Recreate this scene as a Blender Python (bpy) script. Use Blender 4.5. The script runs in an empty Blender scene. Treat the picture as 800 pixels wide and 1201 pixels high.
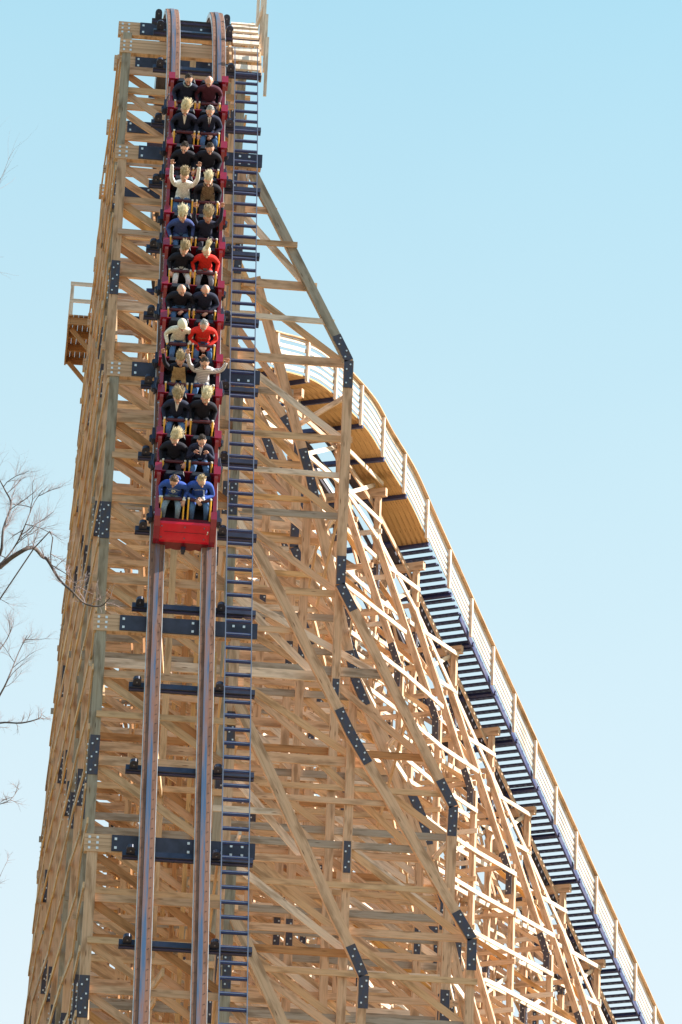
import bpy, math, random
from mathutils import Vector, Matrix, noise
from mathutils.bvhtree import BVHTree
R = math.radians
V = Vector
PI = math.pi
rnd = random.Random(7)
scn = bpy.context.scene
COL = scn.collection

# ------------------------------------------------------------------ camera
PITCH, YAW, ROLL, FPX = R(20), R(5.0), R(2.3), 4750.0
CAM = V((0, 0, 1.6))
fw = V((math.sin(YAW)*math.cos(PITCH), math.cos(YAW)*math.cos(PITCH), math.sin(PITCH)))
r0 = V((math.cos(YAW), -math.sin(YAW), 0)); u0 = r0.cross(fw)
rt = r0*math.cos(ROLL)+u0*math.sin(ROLL); up = u0*math.cos(ROLL)-r0*math.sin(ROLL)
cd = bpy.data.cameras.new('camera'); cam = bpy.data.objects.new('camera', cd); COL.objects.link(cam)
cam.matrix_world = Matrix(((rt.x, up.x, -fw.x, CAM.x), (rt.y, up.y, -fw.y, CAM.y), (rt.z, up.z, -fw.z, CAM.z), (0, 0, 0, 1)))
cd.sensor_fit = 'VERTICAL'; cd.sensor_height = 24; cd.lens = 24*FPX/1201
cd.clip_start = 0.5; cd.clip_end = 9000
scn.camera = cam

def pix(w):
    d = V(w)-CAM; z = d.dot(fw)
    return 400+FPX*d.dot(rt)/z, 600.5-FPX*d.dot(up)/z, FPX/z
def at(px, py, Y):
    d = fw+rt*((px-400)/FPX)-up*((py-600.5)/FPX)
    return CAM+d*((Y-CAM.y)/d.y)

# ------------------------------------------------------------------ materials
def nmat(name):
    m = bpy.data.materials.new(name); m.use_nodes = True
    nt = m.node_tree; b = nt.nodes['Principled BSDF']
    return m, nt, b
def ramp(nt, stops):
    r = nt.nodes.new('ShaderNodeValToRGB'); e = r.color_ramp.elements
    while len(e) < len(stops): e.new(0.5)
    for k, (p, c) in enumerate(stops): e[k].position = p; e[k].color = (*c, 1)
    return r
def plain(name, c, rough=.5, metal=0, var=.12, scale=8, coat=0, spec=.5):
    m, nt, b = nmat(name); L = nt.links.new
    tc = nt.nodes.new('ShaderNodeTexCoord'); n = nt.nodes.new('ShaderNodeTexNoise')
    n.inputs['Scale'].default_value = scale; n.inputs['Detail'].default_value = 5
    L(tc.outputs['Object'], n.inputs['Vector'])
    r = ramp(nt, [(.3, [x*(1-var) for x in c]), (.7, [min(1, x*(1+var)) for x in c])])
    L(n.outputs['Fac'], r.inputs['Fac']); L(r.outputs['Color'], b.inputs['Base Color'])
    b.inputs['Roughness'].default_value = rough; b.inputs['Metallic'].default_value = metal
    b.inputs['Coat Weight'].default_value = coat; b.inputs['Specular IOR Level'].default_value = spec
    return m
def timber(name, cols, rough=.75):
    """sawn pine: board-to-board colour, grain along U, knots and stains"""
    m, nt, b = nmat(name); L = nt.links.new; N = nt.nodes.new
    geo = N('ShaderNodeNewGeometry'); uv = N('ShaderNodeUVMap')
    r = ramp(nt, [(k/(len(cols)-1), c) for k, c in enumerate(cols)])
    r.color_ramp.interpolation = 'LINEAR'
    L(geo.outputs['Random Per Island'], r.inputs['Fac'])
    off = N('ShaderNodeVectorMath'); off.operation = 'MULTIPLY_ADD'
    comb = N('ShaderNodeCombineXYZ')
    mul = N('ShaderNodeMath'); mul.operation = 'MULTIPLY'; mul.inputs[1].default_value = 71.0
    L(geo.outputs['Random Per Island'], mul.inputs[0]); L(mul.outputs[0], comb.inputs['X']); L(mul.outputs[0], comb.inputs['Y'])
    off.inputs[1].default_value = (1.1, 22, 1); L(uv.outputs['UV'], off.inputs[0]); L(comb.outputs[0], off.inputs[2])
    g = N('ShaderNodeTexNoise'); g.inputs['Scale'].default_value = 1.6; g.inputs['Detail'].default_value = 6; g.inputs['Distortion'].default_value = .5
    L(off.outputs[0], g.inputs['Vector'])
    gr = ramp(nt, [(.3, (.62, .56, .5)), (.55, (1, 1, 1)), (.8, (1.0, .9, .78))])
    L(g.outputs['Fac'], gr.inputs['Fac'])
    mx = N('ShaderNodeMix'); mx.data_type = 'RGBA'; mx.blend_type = 'MULTIPLY'; mx.inputs['Factor'].default_value = .6
    L(r.outputs['Color'], mx.inputs['A']); L(gr.outputs['Color'], mx.inputs['B'])
    off2 = N('ShaderNodeVectorMath'); off2.operation = 'MULTIPLY_ADD'; off2.inputs[1].default_value = (1.3, 6, 1)
    L(uv.outputs['UV'], off2.inputs[0]); L(comb.outputs[0], off2.inputs[2])
    s = N('ShaderNodeTexNoise'); s.inputs['Scale'].default_value = 1.0; s.inputs['Detail'].default_value = 3
    L(off2.outputs[0], s.inputs['Vector'])
    sr = ramp(nt, [(.36, (.55, .5, .44)), (.5, (1, 1, 1)), (.7, (1.0, .97, .92))])
    L(s.outputs['Fac'], sr.inputs['Fac'])
    mx2 = N('ShaderNodeMix'); mx2.data_type = 'RGBA'; mx2.blend_type = 'MULTIPLY'; mx2.inputs['Factor'].default_value = .85
    L(mx.outputs['Result'], mx2.inputs['A']); L(sr.outputs['Color'], mx2.inputs['B'])
    kn = N('ShaderNodeTexVoronoi'); kn.inputs['Scale'].default_value = .9
    off3 = N('ShaderNodeVectorMath'); off3.operation = 'MULTIPLY_ADD'; off3.inputs[1].default_value = (1.6, 9, 1)
    L(uv.outputs['UV'], off3.inputs[0]); L(comb.outputs[0], off3.inputs[2]); L(off3.outputs[0], kn.inputs['Vector'])
    kr = ramp(nt, [(.06, (.3, .2, .13)), (.13, (1, 1, 1))])
    L(kn.outputs['Distance'], kr.inputs['Fac'])
    mx3 = N('ShaderNodeMix'); mx3.data_type = 'RGBA'; mx3.blend_type = 'MULTIPLY'; mx3.inputs['Factor'].default_value = .8
    L(mx2.outputs['Result'], mx3.inputs['A']); L(kr.outputs['Color'], mx3.inputs['B'])
    L(mx3.outputs['Result'], b.inputs['Base Color'])
    b.inputs['Roughness'].default_value = rough; b.inputs['Specular IOR Level'].default_value = .3
    bp = N('ShaderNodeBump'); bp.inputs['Strength'].default_value = .3; bp.inputs['Distance'].default_value = .01
    L(g.outputs['Fac'], bp.inputs['Height']); L(bp.outputs['Normal'], b.inputs['Normal'])
    return m
def rusty(name, c1, c2, sc, met=.9):
    m, nt, b = nmat(name); L = nt.links.new; N = nt.nodes.new
    uv = N('ShaderNodeUVMap'); mp = N('ShaderNodeMapping'); mp.inputs['Scale'].default_value = sc; L(uv.outputs['UV'], mp.inputs['Vector'])
    n = N('ShaderNodeTexNoise'); n.inputs['Scale'].default_value = 1; n.inputs['Detail'].default_value = 7; n.inputs['Roughness'].default_value = .65; L(mp.outputs[0], n.inputs['Vector'])
    r = ramp(nt, [(.40, c1), (.50, [(a+b_)/2 for a, b_ in zip(c1, c2)]), (.60, c2)]); L(n.outputs['Fac'], r.inputs['Fac']); L(r.outputs['Color'], b.inputs['Base Color'])
    q = ramp(nt, [(.42, (met,)*3), (.58, (.1, .1, .1))]); L(n.outputs['Fac'], q.inputs['Fac']); L(q.outputs['Color'], b.inputs['Metallic'])
    q2 = ramp(nt, [(.42, (.30, .30, .30)), (.58, (.62, .62, .62))]); L(n.outputs['Fac'], q2.inputs['Fac']); L(q2.outputs['Color'], b.inputs['Roughness'])
    return m
M = {}
M['pine'] = timber('golden_pine', [(.70, .40, .16), (.74, .48, .25), (.62, .42, .29), (.80, .56, .34), (.44, .27, .17), (.72, .38, .11), (.54, .35, .24)])
M['post'] = timber('weathered_pine', [(.56, .38, .28), (.46, .35, .30), (.62, .42, .30), (.66, .42, .25), (.48, .37, .31)])
M['grey'] = timber('grey_weathered_board', [(.40, .36, .33), (.36, .31, .27), (.46, .40, .34)])
M['green_post'] = timber('treated_post', [(.33, .30, .25), (.38, .33, .26)])
M['pale'] = timber('pale_sunlit_pine', [(.78, .63, .52), (.80, .68, .57), (.74, .60, .50), (.78, .62, .47)])  # pale boards, base lightened to paint in the sunlit white of the ledgers
M['brown'] = timber('brown_pine', [(.40, .20, .10), (.48, .24, .10), (.30, .16, .10)])
M['rail'] = timber('laminated_rail', [(.23, .115, .075), (.19, .10, .075)])
M['darkrail'] = timber('shaded_rail_timber', [(.06, .055, .075), (.08, .07, .09)])  # lift track timber, darkened so its colour carries the underside shade
M['plank'] = timber('deck_plank', [(.56, .33, .14), (.46, .27, .12), (.60, .37, .17), (.50, .31, .16)])
M['steel'] = plain('dark_steel', (.030, .034, .062), .42, .3, .3, 5)
M['navy'] = rusty('blue_black_steel', (.028, .042, .15), (.04, .04, .095), (2.5, 9, 1), .25)
M['plate'] = rusty('weathered_plate', (.035, .04, .075), (.07, .055, .06), (3, 9, 1), .2)
M['galv'] = plain('galvanised_bolt', (.62, .64, .66), .35, .7, .1, 20)
M['thin'] = plain('galvanised_tube', (.20, .21, .26), .4, .6, .15, 5)
M['run'] = rusty('worn_running_steel', (.20, .24, .32), (.20, .085, .055), (.5, 14, 1))
M['edge'] = plain('sunlit_guide_steel', (.62, .62, .62), .4, .4, .3, 3)  # guide strips, brightened so the colour gives a sunlit rail edge
M['red'] = plain('red_gloss_paint', (.62, .003, .025), .3, 0, .12, 3, .25, .35)
M['crimson'] = plain('crimson_gloss_paint', (.25, .003, .020), .25, 0, .12, 4, .6)
M['maroon'] = plain('maroon_paint', (.16, .008, .018), .35, 0, .15, 6)
M['pad'] = plain('dark_red_pad', (.075, .012, .02), .5, 0, .2, 10)
M['black'] = plain('black_vinyl', (.012, .012, .02), .5, 0, .3, 12)
M['yellow'] = plain('yellow_bar_paint', (.85, .46, .05), .35, 0, .1, 12)
M['white'] = plain('white_cap', (.8, .8, .76), .4, 0, .04, 10)
M['grass'] = plain('dry_grass', (.20, .17, .085), .95, 0, .35, .3)
M['bark'] = plain('bark', (.085, .062, .058), .85, 0, .4, 25)
M['twig'] = plain('pale_twig', (.30, .22, .22), .8, 0, .3, 25)
M['conc'] = plain('concrete', (.4, .39, .36), .85, 0, .12, 3)
_cl = {}
def cloth(c, rough=.85):
    k = tuple(round(x, 3) for x in c)
    if k not in _cl: _cl[k] = plain('cloth', c, rough, 0, .22, 30, 0, .25)
    return _cl[k]
def stripes(c1, c2):
    m, nt, b = nmat('striped_knit'); L = nt.links.new; N = nt.nodes.new
    tc = N('ShaderNodeTexCoord'); w = N('ShaderNodeTexWave'); w.bands_direction = 'Z'; w.inputs['Scale'].default_value = 7; w.inputs['Distortion'].default_value = .6
    L(tc.outputs['Object'], w.inputs['Vector']); r = ramp(nt, [(.45, c1), (.6, c2)]); L(w.outputs['Fac'], r.inputs['Fac']); L(r.outputs['Color'], b.inputs['Base Color'])
    b.inputs['Roughness'].default_value = .9
    return m
SKIN = [plain('skin', c, .5, 0, .08, 14) for c in ((.62, .33, .24), (.68, .40, .30), (.55, .28, .20))]

# ------------------------------------------------------------------ mesh builder
class MB:
    def __init__(s): s.v = []; s.f = []; s.uv = []; s.m = []; s.mats = []; s.smooth = False
    def mi(s, m):
        if m not in s.mats: s.mats.append(m)
        return s.mats.index(m)
    def hexa(s, c, mat, L=1, W=.2, u0=0):
        """c: 8 corners, 0-3 start ring, 4-7 end ring"""
        o = len(s.v); s.v += [tuple(p) for p in c]; i = s.mi(mat)
        for k in range(4):
            a, b = k, (k+1) % 4
            s.f.append((o+a, o+b, o+4+b, o+4+a)); v0 = k*W; s.uv += [(u0, v0), (u0, v0+W), (u0+L, v0+W), (u0+L, v0)]; s.m.append(i)
        s.f.append((o+3, o+2, o+1, o)); s.uv += [(u0, 0), (u0+.02, 0), (u0+.02, W), (u0, W)]; s.m.append(i)
        s.f.append((o+4, o+5, o+6, o+7)); s.uv += [(u0, 0), (u0+.02, 0), (u0+.02, W), (u0, W)]; s.m.append(i)
    def beam(s, a, b, w, h, mat, hint=(0, 0, 1)):
        """w across, h along hint"""
        a = V(a); b = V(b); d = (b-a); L = d.length; d.normalize()
        hv = V(hint); hv = hv-d*hv.dot(d)
        if hv.length < 1e-4: hv = V((1, 0, 0))-d*d.x
        hv.normalize(); x = d.cross(hv)
        q = [x*w/2+hv*h/2, -x*w/2+hv*h/2, -x*w/2-hv*h/2, x*w/2-hv*h/2]
        s.hexa([a+k for k in q]+[b+k for k in q], mat, L, max(w, h))
        return s
    def box(s, c, d, mat, axes=None):
        c = V(c); ax = axes or (V((1, 0, 0)), V((0, 1, 0)), V((0, 0, 1)))
        X, Y, Z = ax[0]*d[0]/2, ax[1]*d[1]/2, ax[2]*d[2]/2
        s.hexa([c-Y+X+Z, c-Y-X+Z, c-Y-X-Z, c-Y+X-Z, c+Y+X+Z, c+Y-X+Z, c+Y-X-Z, c+Y+X-Z], mat, d[1], max(d[0], d[2]))
        return s
    def sweep(s, fr, x0, x1, z0, z1, mat):
        o = len(s.v); i = s.mi(mat); n = len(fr); L = 0; Ls = []
        for k, (p, r, u) in enumerate(fr):
            if k: L += (p-fr[k-1][0]).length
            Ls.append(L)
            for (x, z) in ((x1, z1), (x0, z1), (x0, z0), (x1, z0)): s.v.append(tuple(p+r*x+u*z))
        W = max(x1-x0, z1-z0)
        for k in range(n-1):
            for j in range(4):
                a, b = j, (j+1) % 4
                s.f.append((o+4*k+a, o+4*k+b, o+4*k+4+b, o+4*k+4+a)); s.m.append(i)
                s.uv += [(Ls[k], j*W), (Ls[k], j*W+W), (Ls[k+1], j*W+W), (Ls[k+1], j*W)]
        s.f.append((o+3, o+2, o+1, o)); s.f.append((o+4*n-4, o+4*n-3, o+4*n-2, o+4*n-1)); s.m += [i, i]; s.uv += [(0, 0)]*8
        return s
    def tube(s, pts, rad, mat, n=6, caps=True):
        o = len(s.v); i = s.mi(mat); pts = [V(p) for p in pts]
        if not hasattr(rad, '__len__'): rad = [rad]*len(pts)
        prev = None; L = 0
        for k, p in enumerate(pts):
            t = (pts[min(k+1, len(pts)-1)]-pts[max(k-1, 0)]).normalized()
            if prev is None:
                a = V((0, 0, 1)) if abs(t.z) < .9 else V((1, 0, 0)); x = t.cross(a).normalized()
            else: x = (prev-t*prev.dot(t)).normalized()
            prev = x; y = t.cross(x)
            for j in range(n):
                an = 2*PI*j/n; s.v.append(tuple(p+(x*math.cos(an)+y*math.sin(an))*rad[k]))
        for k in range(len(pts)-1):
            L2 = L+(pts[k+1]-pts[k]).length
            for j in range(n):
                b = (j+1) % n
                s.f.append((o+k*n+j, o+k*n+b, o+k*n+n+b, o+k*n+n+j)); s.m.append(i)
                s.uv += [(L, j*.05), (L, j*.05+.05), (L2, j*.05+.05), (L2, j*.05)]
            L = L2
        if caps:
            s.f.append(tuple(o+j for j in reversed(range(n)))); s.m.append(i); s.uv += [(0, 0)]*n
            e = o+(len(pts)-1)*n; s.f.append(tuple(e+j for j in range(n))); s.m.append(i); s.uv += [(0, 0)]*n
        return s
    def ell(s, c, r, mat, nu=12, nv=8, fn=None, rot=None):
        o = len(s.v); i = s.mi(mat); c = V(c)
        def put(x, y, z):
            p = V((x*r[0], y*r[1], z*r[2]))
            if fn: p = fn(p, x, y, z)
            if rot: p = rot @ p
            s.v.append(tuple(c+p))
        put(0, 0, 1)
        for a in range(1, nv):
            th = PI*a/nv
            for b in range(nu):
                ph = 2*PI*b/nu; put(math.sin(th)*math.cos(ph), math.sin(th)*math.sin(ph), math.cos(th))
        put(0, 0, -1); e = len(s.v)-1
        for b in range(nu):
            b2 = (b+1) % nu
            s.f.append((o, o+1+b, o+1+b2)); s.m.append(i); s.uv += [(0, 0)]*3
            for a in range(nv-2):
                q = o+1+a*nu
                s.f.append((q+b, q+nu+b, q+nu+b2, q+b2)); s.m.append(i); s.uv += [(0, 0)]*4
            q = o+1+(nv-2)*nu
            s.f.append((q+b, e, q+b2)); s.m.append(i); s.uv += [(0, 0)]*3
        return s
    def prism(s, poly, origin, ax, ay, az, t, mat):
        """poly in (ax, ay) plane at origin, extruded +-t/2 along az"""
        o = len(s.v); i = s.mi(mat); n = len(poly); O = V(origin)
        for sg in (-1, 1):
            for (a, b) in poly: s.v.append(tuple(O+ax*a+ay*b+az*(sg*t/2)))
        s.f.append(tuple(o+k for k in range(n))); s.f.append(tuple(o+n+k for k in reversed(range(n)))); s.m += [i, i]
        s.uv += [(a, b) for a, b in poly]+[(a, b) for a, b in reversed(poly)]
        for k in range(n):
            k2 = (k+1) % n
            s.f.append((o+k2, o+k, o+n+k, o+n+k2)); s.m.append(i); s.uv += [(poly[k2][0], 0), (poly[k][0], 0), (poly[k][0], t), (poly[k2][0], t)]
        return s
    def merge(s, b):
        o = len(s.v); s.v += b.v; s.f += [tuple(k+o for k in f) for f in b.f]; s.uv += b.uv
        mp = [s.mi(m) for m in b.mats]; s.m += [mp[k] for k in b.m]
    def mesh(s, name):
        me = bpy.data.meshes.new(name); me.from_pydata(s.v, [], s.f)
        for m in s.mats: me.materials.append(m)
        me.polygons.foreach_set('material_index', s.m)
        uv = me.uv_layers.new(name='UVMap'); uv.data.foreach_set('uv', [c for p in s.uv for c in p])
        if s.smooth: me.polygons.foreach_set('use_smooth', [True]*len(s.f))
        me.update(); return me
    def build(s, name, parent=None, mw=None, keep=False):
        """vertices are in world space; keep=True: vertices already local to parent"""
        me = s.mesh(name)
        o = bpy.data.objects.new(name, me); COL.objects.link(o)
        if parent is not None:
            o.parent = parent
            if not keep: me.transform(WM(parent).inverted())
        elif mw is not None: o.matrix_world = mw
        return o
def WM(o):
    m = o.matrix_basis.copy()
    if o.parent is not None: m = WM(o.parent) @ o.matrix_parent_inverse @ m
    return m
def tag(o, label=None, cat=None, group=None, kind=None):
    if label: o['label'] = label
    if cat: o['category'] = cat
    if group: o['group'] = group
    if kind: o['kind'] = kind
    return o
def empty(name, loc, label=None, cat=None, group=None, mw=None):
    o = bpy.data.objects.new(name, None); COL.objects.link(o)
    if mw is not None: o.matrix_world = mw
    else: o.matrix_world = Matrix.Translation(V(loc))
    o.empty_display_size = .3
    return tag(o, label, cat, group)

# ------------------------------------------------------------------ track path
X0 = 3.75
def theta(s):
    if s < -38: return 0.0
    if s < -20: return R(66)*(s+38)/18
    if s < 12: return R(66)
    if s < 16: return R(66-5*(s-12)/4)
    t = R(61)-(s-16)/7.5
    return max(t, R(-7))
DS = .05
TR = {}
def integ():
    y, z = 80.8, 30.11; TR[0] = (y, z)
    for k in range(1, int(27/DS)+1):
        t = theta((k-.5)*DS); y += math.cos(t)*DS; z += math.sin(t)*DS; TR[k] = (y, z)
    y, z = 80.8, 30.11
    for k in range(1, int(56/DS)+1):
        t = theta(-(k-.5)*DS); y -= math.cos(t)*DS; z -= math.sin(t)*DS; TR[-k] = (y, z)
integ()
def TF(s):
    k = s/DS; k0 = math.floor(k); f = k-k0
    a = TR[k0]; b = TR.get(k0+1, a); t = theta(s)
    return (V((X0, a[0]+(b[0]-a[0])*f, a[1]+(b[1]-a[1])*f)), V((1, 0, 0)), V((0, -math.sin(t), math.cos(t))))
S_END = 24.5
end_p = TF(S_END)[0]
# hand rail line of the curved walkway (outer, right-hand side), pairs (pixel, depth) turned to world points
hand = [(319, 389, 107.6), (377, 409, 110.3), (431, 462, 113.4), (457, 507, 115.3), (484, 552, 117.0)]
lin0 = at(484, 552, 117.0); lin1 = at(769, 1187, 133.2)
HP = [at(*h) for h in hand]
for k in range(1, 19): HP.append(lin0+(lin1-lin0)*(k/13))
WOFF = 1.82
CP = []
for k, p in enumerate(HP):
    t = (HP[min(k+1, len(HP)-1)]-HP[max(k-1, 0)]); t.z = 0; t.normalize()
    n = V((t.y, -t.x, 0)); CP.append(p-n*WOFF+V((0, 0, -1.07)))
ctrl = [end_p, end_p+V((.1, 3.4, -.62)), V((4.6, 106.0, 45.75))]+CP[1:]
def cr(p, n):
    out = []
    q = [p[0]+(p[0]-p[1])]+p+[p[-1]+(p[-1]-p[-2])]
    for i in range(1, len(q)-2):
        for j in range(n):
            t = j/n; a, b, c, d = q[i-1], q[i], q[i+1], q[i+2]
            out.append(.5*((2*b)+(c-a)*t+(2*a-5*b+4*c-d)*t*t+(3*b-a-3*c+d)*t**3))
    out.append(p[-1]); return out
cc = cr(ctrl, 8)
LF = []; LS = [0]
for k, p in enumerate(cc):
    t = (cc[min(k+1, len(cc)-1)]-cc[max(k-1, 0)]).normalized(); r = V((t.y, -t.x, 0)).normalized(); u = r.cross(t).normalized()
    LF.append((p, r, u))
    if k: LS.append(LS[-1]+(p-cc[k-1]).length)
def LFat(d):
    for k in range(len(LS)-1):
        if LS[k+1] >= d:
            f = (d-LS[k])/(LS[k+1]-LS[k]); a, b = LF[k], LF[k+1]
            return (a[0].lerp(b[0], f), a[1].lerp(b[1], f).normalized(), a[2].lerp(b[2], f).normalized())
    return LF[-1]
DF = [TF(s*.5) for s in range(-100, int(S_END*2)+1)]
allF = DF+LF[1:]

track = empty('coaster_track', TF(-20)[0], 'steep wooden coaster track with steel strips and dark steel ties plunging towards the viewer', 'track')
for sg in (-1, 1):
    b = MB(); x = sg*.55
    b.sweep(DF, x-.135, x+.135, -.24, -.03, M['rail'])
    b.sweep(DF, x-.148, x+.148, -.028, 0, M['rail'])
    b.sweep(LF, x-.135, x+.135, -.26, 0, M['darkrail'])
    ro = b.build('rail', track)
    b = MB(); b.sweep(allF, x-.05, x+.05, .002, .016, M['run']); b.sweep(allF, x+.150, x+.162, -.13, -.02, M['edge']); b.sweep(allF, x-.162, x-.150, -.13, -.02, M['edge']); b.build('running_strip', ro)
    b = MB()
    for k in range(-60, 98):
        p, r, u = TF(k*.25)
        for q in (-.10, .10): b.box(p+r*(x+q)+u*.004, (.012, .014, .008), M['steel'], (r, u.cross(r), u))
    b.build('nail', ro)['kind'] = 'stuff'
def bracket(b, p, r, u, x, sg):
    t = u.cross(r)
    prof = [(-.085, -.42), (.085, -.42), (.085, -.10), (.065, -.045), (.025, -.02), (-.025, -.02), (-.065, -.045), (-.085, -.10)]
    b.prism(prof, p+r*x, r, u, t, .07, M['steel'])
    for a in (-.30, -.14): b.box(p+r*x+u*a-t*.044, (.03, .02, .03), M['thin'], (r, t, u))
    b.prism([(-.085, -.26), (.085, -.26), (0, -.10)], p+r*x+t*.09, t, u, r, .02, M['steel'])
s = -19.3
ties = []
while s < S_END-.5:
    ties.append(s); s += 2.22
for s in ties:
    p, r, u = TF(s); t = u.cross(r)
    b = MB(); b.box(p+u*-.33+r*.28, (2.60, .13, .15), M['steel'], (r, t, u))
    b.box(p+u*-.33+r*.28-t*.075, (2.58, .012, .05), M['navy'], (r, t, u))
    o = b.build('tie', track)
    for x in (-.86, .84):
        b = MB(); bracket(b, p, r, u, x, 1); b.build('tie_bracket', o)
d = 1.6
while d < LS[-1]-.3:
    p, r, u = LFat(d); t = u.cross(r)
    b = MB(); b.box(p+u*-.31, (1.7, .14, .13), M['navy'], (r, t, u)); b.build('tie', track); d += 2.1

# ------------------------------------------------------------------ access ladder beside the drop
lad = empty('access_ladder', TF(-18)[0]+V((1.2, 0, 0)), 'narrow steel ladder with dark rungs climbing beside the right rail of the steep drop', 'ladder')
LADF = [TF(k*.5) for k in range(-40, 35)]
for x in (.93, 1.475):
    b = MB(); b.sweep(LADF, x-.010, x+.010, -.055, .0, M['thin']); b.build('stringer', lad)
s = -19.5; nr = 0; extra = MB()
rungs = []
while s < 16.1: rungs.append(s); s += .372
for s in rungs:
    p, r, u = TF(s); t = u.cross(r)
    b = MB(); b.box(p+r*1.2+u*-.04, (.55, .07, .045), M['navy'], (r, t, u)); b.box(p+r*1.2+u*-.012, (.53, .018, .008), M['thin'], (r, t, u))
    b.build('rung', lad)
# crest walkway: timber treads and hand rail
crest = empty('crest_walkway', TF(17)[0]+V((1.2, 0, -.3)), 'small timber stair with pale treads and upright posts on the crest beside the right rail', 'walkway')
cres = []
s = 16.3
while s < 19.8:
    p, r, u = TF(s); b = MB(); b.box(p+r*1.22+u*-.16, (.64, .20, .05), M['pale'], (r, u.cross(r), u)); b.build('tread', crest); s += .44
for x in (.86, 1.58):
    b = MB(); b.sweep([TF(16.4+k*.5) for k in range(0, 16)], x-.03, x+.03, -.60, -.40, M['pine']); b.build('stair_stringer', crest)
for i, s in enumerate((16.3, 17.5, 18.8, 20.2, 22, 24)):
    p, r, u = TF(s); a = p+r*1.68+V((0, 0, -.85)); h = 1.55
    b = MB(); b.beam(a, a+V((0, 0, h)), .075, .075, M['pale'], (0, 1, 0)); b.build('rail_post', crest)
    if i == 2:
        b = MB(); b.beam(a+V((0, .0, h-.1)), a+V((-.35, .6, .3)), .07, .07, M['pale']); b.build('post_brace', crest)
for hh in ():
    b = MB(); b.sweep([(TF(s)[0]+V((1.6, 0, 0)), V((1, 0, 0)), V((0, 0, 1))) for s in (18.8, 20.2, 22, 24)], -.02, .02, hh-.5, hh-.4, M['pale']); b.build('hand_rail', crest)

# ------------------------------------------------------------------ timber recorder
class Tower:
    def __init__(s, obj): s.o = obj; s.items = []
    def add(s, kind, mb, parent=None, extra=0):
        lo = V((1e9,)*3); hi = -lo
        pr = 0; n = 0
        vs = mb.v[:8] if len(mb.v) >= 8 else mb.v
        a = sum((V(q) for q in vs[:4]), V((0, 0, 0)))/4; b = sum((V(q) for q in vs[4:8]), V((0, 0, 0)))/4
        ins = 0
        for k in range(7):
            x, y, _ = pix(a.lerp(b, k/6))
            if -5 < x < 805 and -5 < y < 1206: ins += 1
        xa, ya, sc = pix(a); xb, yb, _ = pix(b)
        L = max(8, math.hypot(xa-xb, ya-yb))*ins/7*(sc/50)**6+extra+ins*.01
        it = [kind, mb, parent, L, None]; s.items.append(it); return it
    def finish(s):
        kinds = {}
        for it in s.items: kinds.setdefault(it[0], []).append(it)
        order = sorted(kinds, key=lambda k: k == 'splice_plate' or k == 'bolt_pair')
        for k in order:
            its = sorted(kinds[k], key=lambda i: -i[3])
            for it in its[:100]:
                par = s.o
                if it[2] is not None and it[2][4] is not None: par = it[2][4]
                it[4] = it[1].build(k, None)
                it[4].parent = par
                it[4].matrix_parent_inverse = WM(par).inverted()
            if its[100:]:
                b = MB()
                for it in its[100:]: b.merge(it[1])
                o = b.build('rear_'+k, s.o); o['kind'] = 'stuff'
def J_(a=.012): return rnd.uniform(-a, a)
def plate(a, b, face, w=.2, t=.014, n=3, mat='plate'):
    """bolted splice plate from a to b lying on 'face' normal"""
    a = V(a); b = V(b); f = V(face).normalized(); m = MB(); d = (b-a).normalized()
    side = d.cross(f).normalized(); a = a+side*J_(.012); b = b+side*J_(.012); d = (b-a).normalized()
    m.hexa([a+side*w/2+f*t, a-side*w/2+f*t, a-side*w/2-f*0, a+side*w/2, b+side*w/2+f*t, b-side*w/2+f*t, b-side*w/2, b+side*w/2], M[mat])
    L = (b-a).length; k = max(2, int(L/.24))
    for i in range(k):
        for sg in (-1, 1):
            c = a+d*(L*(i+.5+.18*sg)/k)+side*(sg*w*.22+J_(.004))+f*(t+.01)
            m.box(c, (.034, .034, .03), M['galv'], (d, side, f))
    return m

# ------------------------------------------------------------------ the drop's support tower
drop = empty('drop_support_tower', (4, 90, 0), 'tall golden timber trestle tower carrying the steep drop on close-set bents', 'timber tower')
T1 = Tower(drop)
TIER = 1.87
def zt(Y):          # top of track at given Y
    if Y <= end_p.y:
        lo, hi = -56/1.0, 27
        best = min(TR.items(), key=lambda kv: abs(kv[1][0]-Y)); return best[1][1], best[0]*DS
    best = min(cc, key=lambda p: abs(p.y-Y)); return best.z, None
def cap_at(py):
    s = -20
    while s < S_END:
        p, r, u = TF(s); c = p-u*.56
        if pix(c)[1] <= py: return c.y
        s += .01
YM = [cap_at(q) for q in (996, 738, 440, 186, 62)]
YB = [YM[0]-2.75*q for q in range(6, 0, -1)]+YM+[YM[-1]+2.75*q for q in range(1, 8)]
XL0, XR0 = 2.15, 4.93
jit = {}
def xl(Y, z):
    f = min(1, max(0, (Y-84)/20))
    j = jit.setdefault(round(Y, 1), rnd.uniform(-.025, .025))
    return XL0-.005*max(0, Y-80)-.026*max(0, 44-z)*f+j
def xr(Y): return XR0+.0*(Y-80)
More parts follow.
